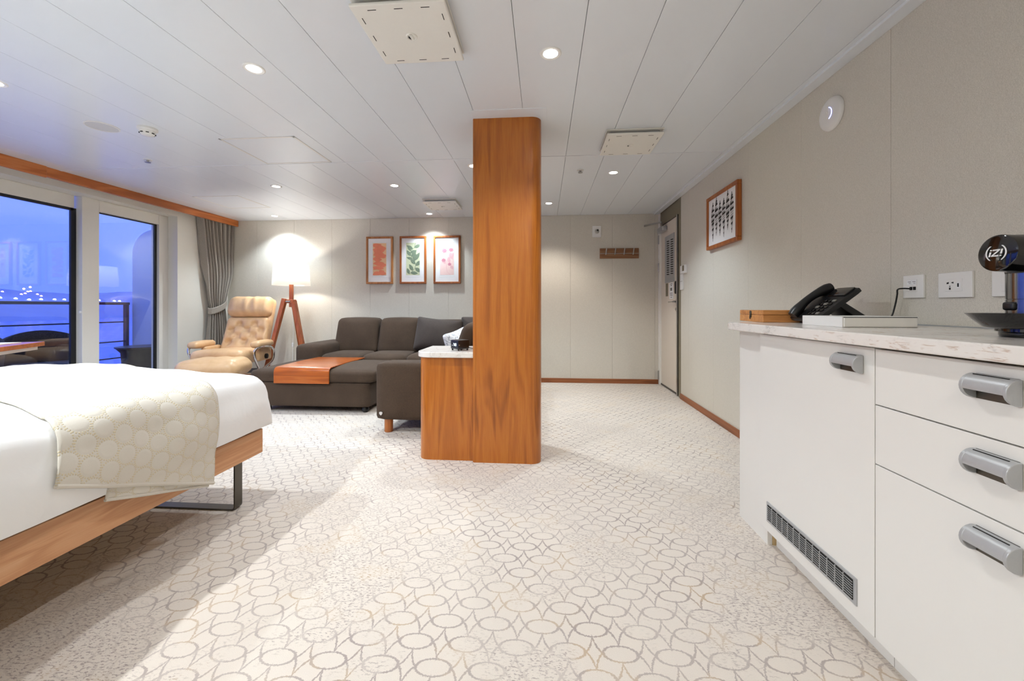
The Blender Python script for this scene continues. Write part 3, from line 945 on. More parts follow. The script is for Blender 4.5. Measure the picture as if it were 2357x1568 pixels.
INK = simple('print_ink', lin(52, 48, 46), 0.8, 0, 0.35, 180)
pic, mb, xs_ = framed('leaf_print_picture', 'framed black and white print of striped leaves on the side wall', 'x', XR, 3.13, 3.705, 1.477, 1.93, 0.03, 0.035, MT['frame_brown'])
pr = M()
cols = (3.590, 3.520, 3.450, 3.380, 3.310, 3.240)
for i, yy in enumerate(cols):
    for sgn, ln, n, zz in ((1, 0.17 + 0.03 * math.sin(i * 1.9), 8, 1.705), (-1, 0.14 + 0.025 * math.cos(i * 2.3), 7, 1.700)):
        W_ = 0.060 if sgn > 0 else 0.050
        def wd(t): return W_ * 0.5 * max(0.03, (1 - t ** 2.2)) * (0.85 + 0.3 * math.sin(PI * t)) if sgn > 0 else W_ * 0.5 * max(0.03, 1 - t)
        for k in range(n):
            dark = (k + i) % 2 == 0 or k >= n - 2
            segs = [(k / n, (k + 0.92) / n)] if dark else [(k / n + 0.1 / n, k / n + 0.24 / n), ((k + 0.5) / n, (k + 0.62) / n)]
            for t0, t1 in segs:
                z_a, z_b = zz + sgn * ln * t0, zz + sgn * ln * t1
                pr.prism([(yy - wd(t0), z_a + 0.006), (yy + wd(t0), z_a - 0.006), (yy + wd(t1), z_b - 0.006 * (1 - t1)), (yy - wd(t1), z_b + 0.006 * (1 - t1))], xs_ - 0.0008, xs_ + 0.0002, 'yz')
pr.build('print', INK, mb)

th = thing('thermostat', 'white thermostat with a small grey screen beside the cabin door', 'thermostat', (XR, 4.33, 1.33))
M().box(XR - 0.02, 4.278, 1.332, XR, 4.405, 1.417).build('case', MT['plastic'], th, bevel=0.003)
M().box(XR - 0.0212, 4.315, 1.355, XR - 0.0195, 4.37, 1.412).build('screen', MT['olive'], th)
sw = thing('switch_panel', 'tall white switch plate beside the door under the thermostat', 'switch', (XR, 4.43, 1.16))
M().box(XR - 0.011, 4.385, 1.163, XR, 4.465, 1.417).build('plate', MT['plastic'], sw, bevel=0.002)
for z in (1.25, 1.33):
    M().box(XR - 0.0125, 4.392, z, XR - 0.0108, 4.46, z + 0.0025).build('groove', MT['backing'], sw)

# ------------------------------------------------------------------ back wall: coat hooks, key holder plate
hk = thing('coat_rack', 'wooden coat rack with four steel hooks on the far wall', 'coat rack', (0.966, YB, 1.6))
M().box(0.722, YB - 0.018, 1.603, 1.212, YB, 1.733).build('board', MT['hookwood'], hk, bevel=0.003)
M().box(0.726, YB - 0.021, 1.663, 1.208, YB - 0.017, 1.669).build('strip', MT['steel'], hk)
for k in range(4):
    x = 0.798 + 0.114 * k
    M().tube(smooth_pts([(x - 0.001, YB - 0.02, 1.655), (x, YB - 0.034, 1.665), (x + 0.002, YB - 0.036, 1.695), (x + 0.006, YB - 0.045, 1.728)], 4), [0.009] * 12 + [0.008], 8).build('hook', MT['steel'], hk, smooth=True)
ks = thing('key_switch', 'small white wall plate with a round metal key lock', 'switch', (0.684, YB, 1.88))
M().box(0.627, YB - 0.009, 1.878, 0.741, YB, 2.026).build('plate', MT['plastic'], ks, bevel=0.002)
M().lathe((0.686, YB - 0.009, 1.952), [(0.028, 0), (0.028, 0.006), (0.022, 0.009), (0.001, 0.009)], 24, (0, -1, 0)).build('lock', MT['steel'], ks, smooth=True)
M().lathe((0.695, YB - 0.018, 1.968), [(0.011, 0), (0.011, 0.006), (0.001, 0.006)], 16, (0, -1, 0)).build('key_hole', MT['slot'], ks)

# ------------------------------------------------------------------ three botanical pictures
def flat(name, base, amt=0.05, sc_=25):
    return simple(name, base, 0.8, 0, amt, sc_)
PO = flat('peach_ground', lin(240, 196, 150)); OR = flat('orange_petal', lin(238, 140, 108), 0.12)
PG = flat('pale_green_ground', lin(204, 210, 176)); GL = flat('leaf_green', lin(118, 134, 112), 0.16, 60)
PP = flat('pale_pink_ground', lin(238, 206, 200)); PK = flat('rose_petal', lin(206, 134, 150), 0.15, 50); PK2 = flat('faint_rose', lin(226, 178, 182), 0.1, 40)
def picture3(a0, a1, label, ground, fmat):
    t, mbd, yf = framed('botanical_picture', label, 'y', YB, a0, a1, 1.29, 1.923, 0.026, 0.03, fmat, 'botanical pictures over the sofa')
    cx = (a0 + a1) / 2; hw = 0.092; za, zb = 1.405, 1.835
    M().box(cx - hw - 0.014, yf - 0.0008, za - 0.028, cx + hw + 0.014, yf, zb + 0.014).build('inner_mat', MT['white_print'], mbd)
    M().box(cx - hw, yf - 0.0014, za, cx + hw, yf, zb).build('print_ground', ground, mbd)
    return t, mbd, yf, cx
def clipx(poly, cx, hw=0.0915, za=1.406, zb=1.834):
    return [(max(cx - hw, min(cx + hw, a)), max(za, min(zb, b))) for a, b in poly]
def blob(cx, cz, r, seed, squash=0.6, n=16):
    rr = random.Random(seed); ph_ = [rr.uniform(0, 6.3) for _ in range(3)]
    return [(cx + r * math.cos(2 * PI * k / n) * (1 + 0.22 * math.sin(3 * 2 * PI * k / n + ph_[0]) + 0.16 * math.sin(5 * 2 * PI * k / n + ph_[1])),
             cz + r * squash * math.sin(2 * PI * k / n) * (1 + 0.22 * math.sin(2 * 2 * PI * k / n + ph_[2]))) for k in range(n)]
t, mbd, yf, cx = picture3(-2.372, -2.005, 'framed print of orange petals, first of three over the sofa', PO, MT['frame_oak'])
m = M()
for i, (dx, z, r) in enumerate(((-0.035, 1.80, 0.06), (0.01, 1.755, 0.075), (-0.05, 1.745, 0.045), (-0.02, 1.69, 0.07), (0.035, 1.665, 0.06), (-0.03, 1.63, 0.06), (-0.01, 1.56, 0.06), (0.04, 1.545, 0.05), (-0.05, 1.505, 0.045), (0.01, 1.50, 0.04), (0.03, 1.44, 0.055), (-0.045, 1.425, 0.05))):
    m.prism(clipx(blob(cx + dx, z, r, i), cx), yf - 0.0022 - 0.00005 * i, yf - 0.001, 'xz')
m.build('petal_print', OR, mbd)
t, mbd, yf, cx = picture3(-1.912, -1.551, 'framed print of a green leafy branch, middle of three over the sofa', PG, MT['frame_brown'])
m = M()
stem = [(-0.05, 1.42), (-0.01, 1.455), (0.03, 1.50), (0.038, 1.545), (0.02, 1.60), (-0.02, 1.65), (-0.035, 1.70), (-0.02, 1.74), (0.02, 1.77), (0.035, 1.83)]
for (x0, z0), (x1, z1) in zip(stem, stem[1:]):
    m.prism(clipx([(cx + x0 - 0.003, z0), (cx + x0 + 0.003, z0), (cx + x1 + 0.003, z1), (cx + x1 - 0.003, z1)], cx), yf - 0.0022, yf - 0.001, 'xz')
for i, (x0, z0, ln, wd, an) in enumerate(((-0.05, 1.42, 0.085, 0.04, 110), (-0.03, 1.44, 0.1, 0.045, -8), (0.0, 1.465, 0.1, 0.045, 120), (0.03, 1.50, 0.1, 0.05, -35), (0.035, 1.53, 0.11, 0.05, 40), (0.03, 1.55, 0.1, 0.045, 130), (0.02, 1.59, 0.12, 0.055, 85), (-0.005, 1.62, 0.085, 0.035, 165), (0.02, 1.60, 0.13, 0.05, 55), (-0.03, 1.66, 0.095, 0.045, 125), (-0.02, 1.645, 0.12, 0.045, 55), (-0.035, 1.70, 0.085, 0.04, 25), (-0.03, 1.725, 0.09, 0.035, 120), (0.0, 1.75, 0.1, 0.045, 150), (0.02, 1.77, 0.1, 0.045, 25))):
    m.prism(clipx(leaf(cx + x0, z0, ln, wd, an), cx), yf - 0.0022 - 0.00005 * i, yf - 0.001, 'xz')
m.build('leaf_print', GL, mbd)
t, mbd, yf, cx = picture3(-1.453, -1.090, 'framed print of pale pink flowers, last of three over the sofa', PP, MT['frame_brown'])
m = M(); m2 = M()
for i, (dx, z, r) in enumerate(((-0.035, 1.725, 0.036), (0.055, 1.735, 0.032), (-0.045, 1.60, 0.030), (0.035, 1.545, 0.026))):
    star = []
    for k in range(28):
        q = 2 * PI * k / 28
        rad_ = r * (0.86 + 0.22 * math.cos(7 * q + i))
        star.append((cx + dx + rad_ * math.cos(q), z + rad_ * 0.85 * math.sin(q)))
    M().prism(clipx(star, cx), yf - 0.0024, yf - 0.001, 'xz').build('flower_print', PK, mbd)
for i, (x0, z0, ln, wd, an) in enumerate(((-0.05, 1.74, 0.08, 0.04, 80), (0.0, 1.72, 0.1, 0.05, 60), (0.03, 1.62, 0.1, 0.05, 50), (-0.06, 1.62, 0.08, 0.05, -60), (0.05, 1.53, 0.06, 0.04, -60), (0.04, 1.7, 0.1, 0.05, -70), (0.02, 1.64, 0.09, 0.04, -80))):
    m2.prism(clipx(leaf(cx + x0, z0, ln, wd, an), cx), yf - 0.0018 - 0.00003 * i, yf - 0.001, 'xz')
st = [(0.045, 1.41), (0.005, 1.44), (-0.01, 1.50), (0.0, 1.58), (0.02, 1.66), (0.055, 1.72)]
for (x0, z0), (x1, z1) in zip(st, st[1:]):
    m2.prism(clipx([(cx + x0 - 0.002, z0), (cx + x0 + 0.002, z0), (cx + x1 + 0.002, z1), (cx + x1 - 0.002, z1)], cx), yf - 0.0021, yf - 0.001, 'xz')
m2.build('stem_print', PK2, mbd)

# ================================================================== CEILING FITTINGS
def downlight(x, y, label, watt=DOWNLIGHT_W, col=(1, 0.97, 0.92), size=122, r=0.04):
    t = thing('downlight', label, 'downlight', (x, y, ZC), group='recessed ceiling downlights')
    M().lathe((x, y, ZC), [(r * 0.86, 0.0005), (r * 0.86, -0.0025), (r * 1.15, -0.0045), (r * 1.28, -0.001), (r * 1.28, 0.002)], 32, caps=False).build('ring', MT['plastic'], t, smooth=True)
    M().lathe((x, y, ZC), [(r * 0.88, 0.0), (r * 0.86, -0.002), (r * 0.5, -0.003), (0.001, -0.0035)], 32).build('lens', MT['downlight'], t, smooth=True)
    l = bpy.data.lights.new('downlight_beam', 'SPOT'); l.energy = watt; l.color = col; l.spot_size = math.radians(size); l.spot_blend = 0.6; l.shadow_soft_size = 0.03
    lo = bpy.data.objects.new('downlight_beam', l); C.objects.link(lo); lo.parent = t; lo.location = (0, 0, -0.012)
    return t
WARM = (1.0, 0.92, 0.82); NEU = (0.90, 0.96, 1.0); COOL = (0.79, 0.915, 1.0)
downlight(-1.44, 1.92, 'lit downlight above the bed corner, left of the square ceiling outlet', col=NEU, watt=DOWNLIGHT_W * 0.9)
downlight(0.033, 1.913, 'large lit downlight between the square ceiling outlet and the side wall', col=NEU, watt=DOWNLIGHT_W * 0.75)
downlight(-2.625, 3.811, 'lit downlight near the far flush ceiling hatch', col=COOL, watt=DOWNLIGHT_W * 1.35)
downlight(-1.453, 3.873, 'lit downlight above the brown ottoman side of the corner sofa', col=COOL, watt=DOWNLIGHT_W * 1.3)
downlight(-0.588, 3.388, 'lit downlight half hidden by the left edge of the wooden column', col=NEU)
downlight(0.616, 3.648, 'lit downlight behind the square outlet near the side wall', col=COOL, watt=DOWNLIGHT_W * 1.25)
downlight(0.06, 4.671, 'lit downlight over the entrance, right beside the wooden column', col=WARM)
downlight(-1.451, 5.078, 'lit downlight close to the wall above the botanical pictures', col=COOL, size=112, watt=DOWNLIGHT_W * 1.1)
downlight(-3.497, 5.043, 'lit downlight in the far corner above the recliner', col=COOL, watt=DOWNLIGHT_W * 1.2)
downlight(-2.90, 1.93, 'lit downlight at the left edge of the picture', col=COOL, watt=DOWNLIGHT_W * 2.0, size=165)
downlight(-2.2, 0.25, 'lit downlight above the pillow end of the bed', col=NEU, watt=DOWNLIGHT_W * 4.2, size=176)
downlight(0.033, -0.6, 'lit downlight behind the viewer near the white cabinets', col=WARM, watt=DOWNLIGHT_W * 0.8, size=170)

def outlet(x, y, label, drop=0.04, hs=0.188):
    t = thing('ceiling_outlet', label, 'air outlet', (x, y, ZC), group='square ceiling air outlets')
    M().box(x - hs * 0.86, y - hs * 0.86, ZC - drop + 0.012, x + hs * 0.86, y + hs * 0.86, ZC).build('neck', MT['satin'], t)
    M().box(x - hs, y - hs, ZC - 0.008, x + hs, y + hs, ZC).build('frame', MT['cream'], t, bevel=0.003)
    pl = M().box(x - hs, y - hs, ZC - drop, x + hs, y + hs, ZC - drop + 0.014).build('plate', MT['cream'], t, bevel=0.006, seg=3)
    for k in (-1, 0, 1):
        for s in (-1, 1):
            u = k * hs * 0.56; e_ = s * hs * 0.86
            M().box(x + u - 0.017, y + e_ - 0.0015, ZC - drop - 0.0008, x + u + 0.017, y + e_ + 0.0015, ZC - drop + 0.001).build('slot', MT['slot'], pl)
            M().box(x + e_ - 0.0015, y + u - 0.017, ZC - drop - 0.0008, x + e_ + 0.0015, y + u + 0.017, ZC - drop + 0.001).build('slot', MT['slot'], pl)
    k_ = M().lathe((x, y, ZC - drop), [(0.024, 0.0), (0.024, -0.002), (0.020, -0.004), (0.018, -0.001), (0.001, -0.001)], 28).build('knob', MT['cream'], pl, smooth=True)
    M().box(x - 0.005, y - 0.017, ZC - drop - 0.005, x + 0.005, y + 0.017, ZC - drop).build('grip', MT['cream'], k_ if False else pl, bevel=0.001)
    M().prism([(x - 0.016, y + 0.004), (x - 0.012, y + 0.012), (x - 0.007, y + 0.016), (x - 0.008, y + 0.004), (x - 0.012, y - 0.008)], ZC - drop - 0.0022, ZC - drop, 'xy').build('dial_gap', MT['slot'], pl)
    return t
outlet(-0.558, 1.688, 'large square cream air outlet hanging from the ceiling in front')
outlet(0.612, 2.944, 'square cream air outlet beside the side wall, behind the column')
outlet(-1.145, 4.565, 'small far square air outlet above the botanical pictures')

sp = thing('ceiling_speaker', 'flush round white ceiling speaker beside the smoke detector', 'speaker', (-2.9, 2.46, ZC))
M().lathe((-2.9, 2.46, ZC), [(0.088, 0.001), (0.088, -0.004), (0.081, -0.005), (0.08, -0.001)], 40, caps=False).build('ring', MT['plastic'], sp, smooth=True)
M().lathe((-2.9, 2.46, ZC), [(0.082, 0), (0.08, -0.0025), (0.001, -0.003)], 40).build('mesh_grille', simple('speaker_mesh', lin(205, 205, 206), 0.7, 0, 0.1, 900), sp)
sd = thing('smoke_detector', 'small white dome smoke detector on the ceiling', 'smoke detector', (-2.63, 2.51, ZC))
M().lathe((-2.63, 2.51, ZC), [(0.055, 0), (0.055, -0.012), (0.045, -0.018)], 32).build('base', MT['plastic'], sd, smooth=True)
M().lathe((-2.63, 2.51, ZC), [(0.043, -0.018), (0.043, -0.03), (0.034, -0.044), (0.02, -0.049), (0.001, -0.05)], 32).build('dome', MT['plastic'], sd, smooth=True)
for k in range(8):
    a = 2 * PI * k / 8
    M().box(-0.008, -0.0035, -0.002, 0.008, 0.0035, 0.002).xf(Matrix.Translation((-2.63 + 0.0405 * math.cos(a), 2.51 + 0.0405 * math.sin(a), ZC - 0.036)) @ Matrix.Rotation(a + PI / 2, 4, 'Z')).build('vent_slot', MT['slot'], sd)
for (x0, x1, y0, y1, lb) in ((-2.29, -1.73, 2.70, 3.205, 'large flush ceiling hatch in front of the joint strip'), (-3.765, -3.247, 4.09, 4.615, 'flush ceiling hatch near the curtain')):
    t = thing('ceiling_hatch', lb, 'hatch', ((x0 + x1) / 2, (y0 + y1) / 2, ZC), group='flush ceiling hatches')
    M().box(x0, y0, ZC - 0.004, x1, y0 + 0.016, ZC).box(x0, y1 - 0.016, ZC - 0.004, x1, y1, ZC).box(x0, y0, ZC - 0.004, x0 + 0.016, y1, ZC).box(x1 - 0.016, y0, ZC - 0.004, x1, y1, ZC).build('frame', MT['plastic'], t, bevel=0.0015)
    M().box(x0 + 0.018, y0 + 0.018, ZC - 0.0025, x1 - 0.018, y1 - 0.018, ZC).build('panel', MT['ceiling'], t, bevel=0.001)
for (x, y, lb) in ((0.32, 3.568, 'tiny metal sprinkler head near the downlight by the side wall'), (-3.188, 3.045, 'tiny metal sprinkler head near the window pelmet')):
    t = thing('sprinkler_head', lb, 'sprinkler', (x, y, ZC), group='ceiling sprinkler heads')
    M().lathe((x, y, ZC), [(0.03, 0), (0.03, -0.003), (0.012, -0.005)], 20).build('collar', MT['plastic'], t, smooth=True)
    M().lathe((x, y, ZC), [(0.008, -0.005), (0.007, -0.018), (0.02, -0.02), (0.02, -0.022), (0.001, -0.022)], 16).build('nozzle', MT['steel'], t, smooth=True)

# ================================================================== BED
bed = thing('bed', 'double bed with an oak side rail and flat steel sled legs', 'bed', (-2.27, 1.0, 0))
BX0, BX1, BY0, BY1 = -3.08, -1.465, -0.12, 2.02
M().box(BX1 - 0.028, BY0, 0.222, BX1, BY1, 0.346).build('side_rail', MT['oak'], bed, bevel=0.003)
M().box(BX0, BY0, 0.222, BX0 + 0.028, BY1, 0.346).build('side_rail', MT['oak'], bed, bevel=0.003)
M().box(BX0 + 0.028, BY1 - 0.028, 0.222, BX1 - 0.028, BY1, 0.346).build('foot_rail', MT['oak'], bed, bevel=0.003)
M().box(BX0 + 0.03, BY0, 0.27, BX1 - 0.03, BY1 - 0.03, 0.30).build('platform', MT['cabinet_in'], bed)
M().rbox(((BX0 + BX1) / 2, (BY0 + BY1) / 2, 0.44), ((BX1 - BX0) / 2 - 0.04, (BY1 - BY0) / 2 - 0.04, 0.14), 0.05, 6).build('mattress', MT['linen'], bed, smooth=True)
def sled(y):
    a, b = BX1 - 0.012, BX0 + 0.012
    m = M()
    ring = []
    pts = [(a, 0.222)] + [(a - 0.02 + 0.02 * math.cos(math.radians(q)), 0.02 + 0.02 * math.sin(math.radians(q))) for q in range(0, -91, -18)]
    pts += [(b + 0.02 + 0.02 * math.cos(math.radians(q)), 0.02 + 0.02 * math.sin(math.radians(q))) for q in range(-90, -181, -18)] + [(b, 0.222)]
    n = len(pts)
    th = 0.008
    inner = []
    for i, (x, z) in enumerate(pts):
        x0, z0 = pts[max(0, i - 1)]; x1, z1 = pts[min(n - 1, i + 1)]
        d = Vector((x1 - x0, z1 - z0)).normalized()
        inner.append((x + d.y * th, z - d.x * th))
    m.prism(pts + inner[::-1], y - 0.024, y + 0.024, 'xz')
    return m
sled(1.866).build('sled_leg', MT['darksteel'], bed, bevel=0.001)
sled(0.15).build('sled_leg', MT['darksteel'], bed, bevel=0.001)

DXR, DXL, ZS, ZT_, RD = -1.415, -3.125, 0.555, 0.638, 0.085
LARC = PI / 2 * RD
def wob(x, y, z, k=1.0):
    return k * (0.006 * math.sin(9 * y + 5 * x + 1.3) + 0.004 * math.sin(17 * y - 7 * z * 2 + 2.0) + 0.003 * math.sin(23 * x + 13 * y))
def prof(a, off=0.0):
    """unrolled width coordinate a (0 = top of the side face) -> x, z, normal"""
    if a < 0:
        bul = 0.018 * math.sin(min(1, -a / 0.2) * PI)
        return DXR + off + bul, ZS + a
    if a < LARC:
        q = a / RD
        return DXR - RD + (RD + off) * math.cos(q), ZS + (RD + off) * math.sin(q)
    d = a - LARC
    xt = DXR - RD - d
    dome = 0.022 * math.sin(min(1, d / 0.75) * PI / 2)
    return xt, ZS + RD + off + dome
def dsurf(a, y, off=0.0):
    x, z = prof(a, off)
    # the foot end rolls down
    fy = 2.035 + off
    yy = y
    r = 0.10
    if y > fy - r:
        t = min(1.0, (y - (fy - r)) / (r * PI / 2)) * PI / 2
        over = max(0.0, y - (fy - r) - r * PI / 2)
        yy = fy - r + r * math.sin(t)
        drop = r * (1 - math.cos(t)) + over
        base = 0.372
        z = max(base, z - drop) if z > base else z
        x -= 0.035 * (t / (PI / 2)) ** 2 if a < LARC * 2 else 0
    w = wob(x, yy, z)
    if a < LARC:
        return Vector((x + w * 1.2, yy, z + w * 0.3))
    return Vector((x, yy + 0, z + w))
dv = M()
half = (DXR - DXL) / 2 - RD
AT = LARC + half
def dfn(u, v):
    # across: right side bottom -> middle, mirrored
    s = u * 2
    if s <= 1:
        a = -0.183 + (AT + 0.183) * s
        return dsurf(a, BY0 + (2.035 + 0.33 - BY0) * v)
    a = -0.183 + (AT + 0.183) * (2 - s)
    p_ = dsurf(a, BY0 + (2.035 + 0.33 - BY0) * v)
    return Vector((DXR + DXL - p_.x, p_.y, p_.z))
dv.grid(dfn, 96, 90)
dv = dv.build('duvet', MT['linen'], smooth=True, recalc=False, angle=80)
tag(dv, 'plump white duvet covering the bed down to the rail', 'duvet')

bt = thing('bed_throw', 'cream quilted throw with beaded circles lying across the foot of the bed', 'throw', (-2.2, 1.5, 0.3))
def edge_y(a, near):
    if near:
        return 1.055 + max(0, (a + 0.08)) * 0.24 if a < 0.07 else 1.09 + 0.36 * (a - 0.07)
    return 1.622 + 0.07 * (a + 0.33) if a < 0.07 else 1.65 + 0.40 * (a - 0.07)
def throw_pt(s, t, off=0.011, hem=(-0.087, -0.325), top=1.45):
    ah = hem[0] + (hem[1] - hem[0]) * t
    a = ah + (top - ah) * s ** 1.25
    y = edge_y(a, True) * (1 - t) + edge_y(a, False) * t
    y = min(y, 2.10)
    p_ = dsurf(a, y, off)
    w = 0.0035 * math.sin(31 * y + 3 * a) * math.sin(19 * a + 2)
    if a < 0:
        p_.x += 0.004 * math.sin(22 * y) * min(1, -a / 0.1) + w
    return p_, a, y
m = M()
m.grid(lambda u, v: throw_pt(u, v)[0], 90, 60, uv=lambda u, v: (throw_pt(u, v)[1] * 1.0, throw_pt(u, v)[2]))
m.build('top_layer', MT['quilt'], bt, smooth=True, recalc=False, angle=80, solid=0.007)
m = M().tube([throw_pt(0.0, k / 24)[0] for k in range(25)], 0.0075, 8)
m.build('hem', MT['quilt'], bt, smooth=True)
# the under layer shows below the hem
m = M()
def under(u, v):
    y = 1.215 + (1.60 - 1.215) * u
    zb_ = 0.352 + (0.232 - 0.352) * u
    z = zb_ + (0.44 - zb_) * v
    p_ = dsurf(z - ZS, y, 0.001)
    return Vector((p_.x, y, z))
m.grid(under, 24, 10, uv=lambda u, v: (v * 0.2, 1.2 + u * 0.4))
m.build('under_layer', MT['quilt'], bt, smooth=True, recalc=False, solid=0.006)
m = M().tube([under(k / 12, 0) for k in range(13)], 0.006, 8)
m.build('under_hem', MT['quilt'], bt, smooth=True)

# ================================================================== SOFA
sf = thing('corner_sofa', 'brown fabric corner sofa along the far wall behind the column', 'sofa', (-1.6, 4.2, 0))
SF = MT['sofa']
def part(c, h, r, name, n=10, puff=(0, 0, 0), fn=None, mt_=SF, par=sf):
    return M().rbox(c, h, r, n, puff, fn).build(name, mt_, par, smooth=True, angle=80)
part((-1.49, 4.86, 0.20), (1.05, 0.40, 0.09), 0.03, 'base')
part((-0.87, 3.86, 0.20), (0.40, 0.62, 0.09), 0.03, 'base')
part((-2.67, 4.83, 0.33), (0.155, 0.42, 0.222), 0.05, 'armrest', puff=(0, 0.006, 0.008))
part((-0.87, 3.165, 0.325), (0.43, 0.11, 0.222), 0.035, 'armrest', puff=(0, 0.006, 0.006))
for x0, x1 in ((-2.515, -2.035), (-2.03, -1.53), (-1.525, -1.02)):
    part(((x0 + x1) / 2, 4.62, 0.365), ((x1 - x0) / 2, 0.24, 0.085), 0.06, 'seat_cushion', puff=(0, 0.01, 0.012))
part((-0.755, 4.62, 0.365), (0.262, 0.24, 0.085), 0.06, 'seat_cushion', puff=(0, 0, 0.012))
for y0, y1 in ((3.28, 3.83), (3.835, 4.375)):
    part((-0.985, (y0 + y1) / 2, 0.365), (0.285, (y1 - y0) / 2, 0.085), 0.06, 'seat_cushion', puff=(0.01, 0, 0.012))
def lean_y(q):      # leaning back towards +y with height
    return Vector((q.x * (1 + 0.04 * (-q.z / 0.22)), q.y + 0.22 * (q.z + 0.22), q.z))
for x0, x1 in ((-2.60, -2.055), (-2.045, -1.525)):
    part(((x0 + x1) / 2, 4.94, 0.625), ((x1 - x0) / 2, 0.105, 0.215), 0.055, 'back_cushion', 12, (0, 0.03, 0.012), lean_y)
part((-1.05, 5.15, 0.50), (0.52, 0.09, 0.32), 0.04, 'back_frame')
part((-2.06, 5.18, 0.50), (0.54, 0.06, 0.30), 0.04, 'back_frame')
def lean_x(q):
    return Vector((q.x + 0.30 * (q.z + 0.22), q.y, q.z))
part((-0.715, 3.56, 0.635), (0.075, 0.27, 0.21), 0.06, 'back_cushion', 12, (0.02, 0, 0.01), lean_x)
part((-0.675, 4.11, 0.635), (0.075, 0.27, 0.21), 0.06, 'back_cushion', 12, (0.02, 0, 0.01), lean_x)
part((-0.50, 3.86, 0.46), (0.055, 0.60, 0.26), 0.04, 'back_frame')
for x, y in ((-1.217, 3.12), (-0.5, 3.12), (-2.74, 4.52), (-2.74, 5.15), (-0.55, 5.15)):
    M().lathe((x, y, 0.0), [(0.030, 0), (0.033, 0.004), (0.033, 0.112)], 20).build('leg', MT['legwood'], sf, smooth=True)
M().prism([(-1.252 + a * 0.014, 0.158 + b * 0.015) for a, b in ((-1, 0.7), (-0.5, 0.9), (0, 1), (0.5, 0.9), (1, 0.7), (0.9, -0.1), (0.4, -0.8), (0, -1), (-0.4, -0.8), (-0.9, -0.1))], 3.047, 3.054, 'xz').build('badge', MT['chrome'], sf, bevel=0.001, label='small silver shield badge')

# loose cushions on the sofa
def cushion(name, label, c, h, rot, mt_, puff=0.05, pinch=0.12):
    t = thing(name, label, 'cushion', c, local=True)
    def fn(q):
        u, w = q.x / h[0], q.z / h[2]
        k = 1 - pinch * (abs(u) ** 3) * (1 - abs(w) ** 2) * 0.4 - pinch * 0.3 * (abs(w) ** 3) * (1 - abs(u) ** 2) * 0
        edge = max(0, 1 - max(abs(u), abs(w)) ** 4)
        return Vector((q.x, q.y * (0.25 + 0.75 * edge ** 0.6), q.z * (1 - 0.07 * (1 - abs(u) ** 2) * (abs(w) ** 4))))
    M().rbox((0, 0, 0), h, 0.03, 18, (0, puff, 0), fn).build('cover', mt_, t, smooth=True, angle=80)
    t.rotation_euler = rot
    return t
cushion('sofa_cushion', 'soft charcoal cushion leaning beside the two firm sofa backs', (-1.265, 4.82, 0.64), (0.275, 0.10, 0.205), (math.radians(-14), math.radians(5), 0), MT['sofa_grey'])
cushion('sofa_cushion', 'tall charcoal cushion in the sofa corner behind the white cushion', (-0.72, 4.90, 0.665), (0.27, 0.10, 0.215), (math.radians(-10), math.radians(-4), 0), MT['sofa_grey'])
cushion('patterned_cushion', 'small white patterned cushion standing on the sofa behind the clock', (-0.83, 3.98, 0.60), (0.16, 0.06, 0.16), (math.radians(-16), math.radians(-12), math.radians(62)), MT['pillow'])

# ================================================================== OTTOMAN AND TRAY
ot = thing('ottoman', 'large brown fabric ottoman in front of the sofa', 'ottoman', (-2.15, 3.99, 0))
part((-2.15, 3.985, 0.165), (0.55, 0.365, 0.115), 0.02, 'base', par=ot)
part((-2.15, 3.99, 0.335), (0.605, 0.385, 0.06), 0.045, 'seat_pad', 14, (0.004, 0.004, 0.028), par=ot)
for x in (-2.62, -1.66):
    for y in (3.68, 4.29):
        M().lathe((x, y, 0), [(0.02, 0), (0.032, 0.012), (0.032, 0.035), (0.022, 0.052)], 20).build('foot', MT['black'], ot, smooth=True)
ty = thing('wooden_tray', 'bent plywood tray folded over the brown ottoman', 'tray', (-2.22, 3.95, 0.28))
pp = [(3.588, 0.272)] + [(3.588 + 0.05 - 0.05 * math.cos(math.radians(a)), 0.372 + 0.05 * math.sin(math.radians(a))) for a in range(0, 91, 15)] + [(4.0, 0.4275), (4.345, 0.424)]
qq = [(y + (0.012 if i < 4 else (0.006 if i < 7 else 0.0)), z - (0.0 if i < 1 else min(0.012, 0.002 * i))) for i, (y, z) in enumerate(pp)]
M().prism(pp + qq[::-1], -2.50, -1.965, 'yz').build('plywood_sheet', MT['traywood'], ty, bevel=0.004, angle=30)

# ================================================================== RECLINER WITH FOOTSTOOL
LE = MT['leather']
rc = thing('recliner_chair', 'tan leather recliner with buttoned back and chrome arm tubes', 'armchair', (-3.585, 4.46, 0), math.radians(11), local=True)
def seatfn(q):
    return Vector((q.x, q.y, q.z + 0.03 * (-q.y / 0.3) * (1 if q.y < 0 else 0.3) - 0.02 * (abs(q.x) / 0.3) ** 2))
M().rbox((0, -0.06, 0.425), (0.275, 0.31, 0.068), 0.06, 14, (0, 0.01, 0.02), seatfn).build('seat', LE, rc, smooth=True, angle=80)
BL = 0.72
btn = [(-0.088, 0.365), (0.088, 0.365), (-0.175, 0.29), (0.0, 0.29), (0.175, 0.29), (-0.088, 0.215), (0.088, 0.215), (-0.175, 0.14), (0.0, 0.14), (0.175, 0.14)]
def backmat():
    return Matrix.Translation((0, 0.20, 0.41)) @ Matrix.Rotation(math.radians(-21), 4, 'X')
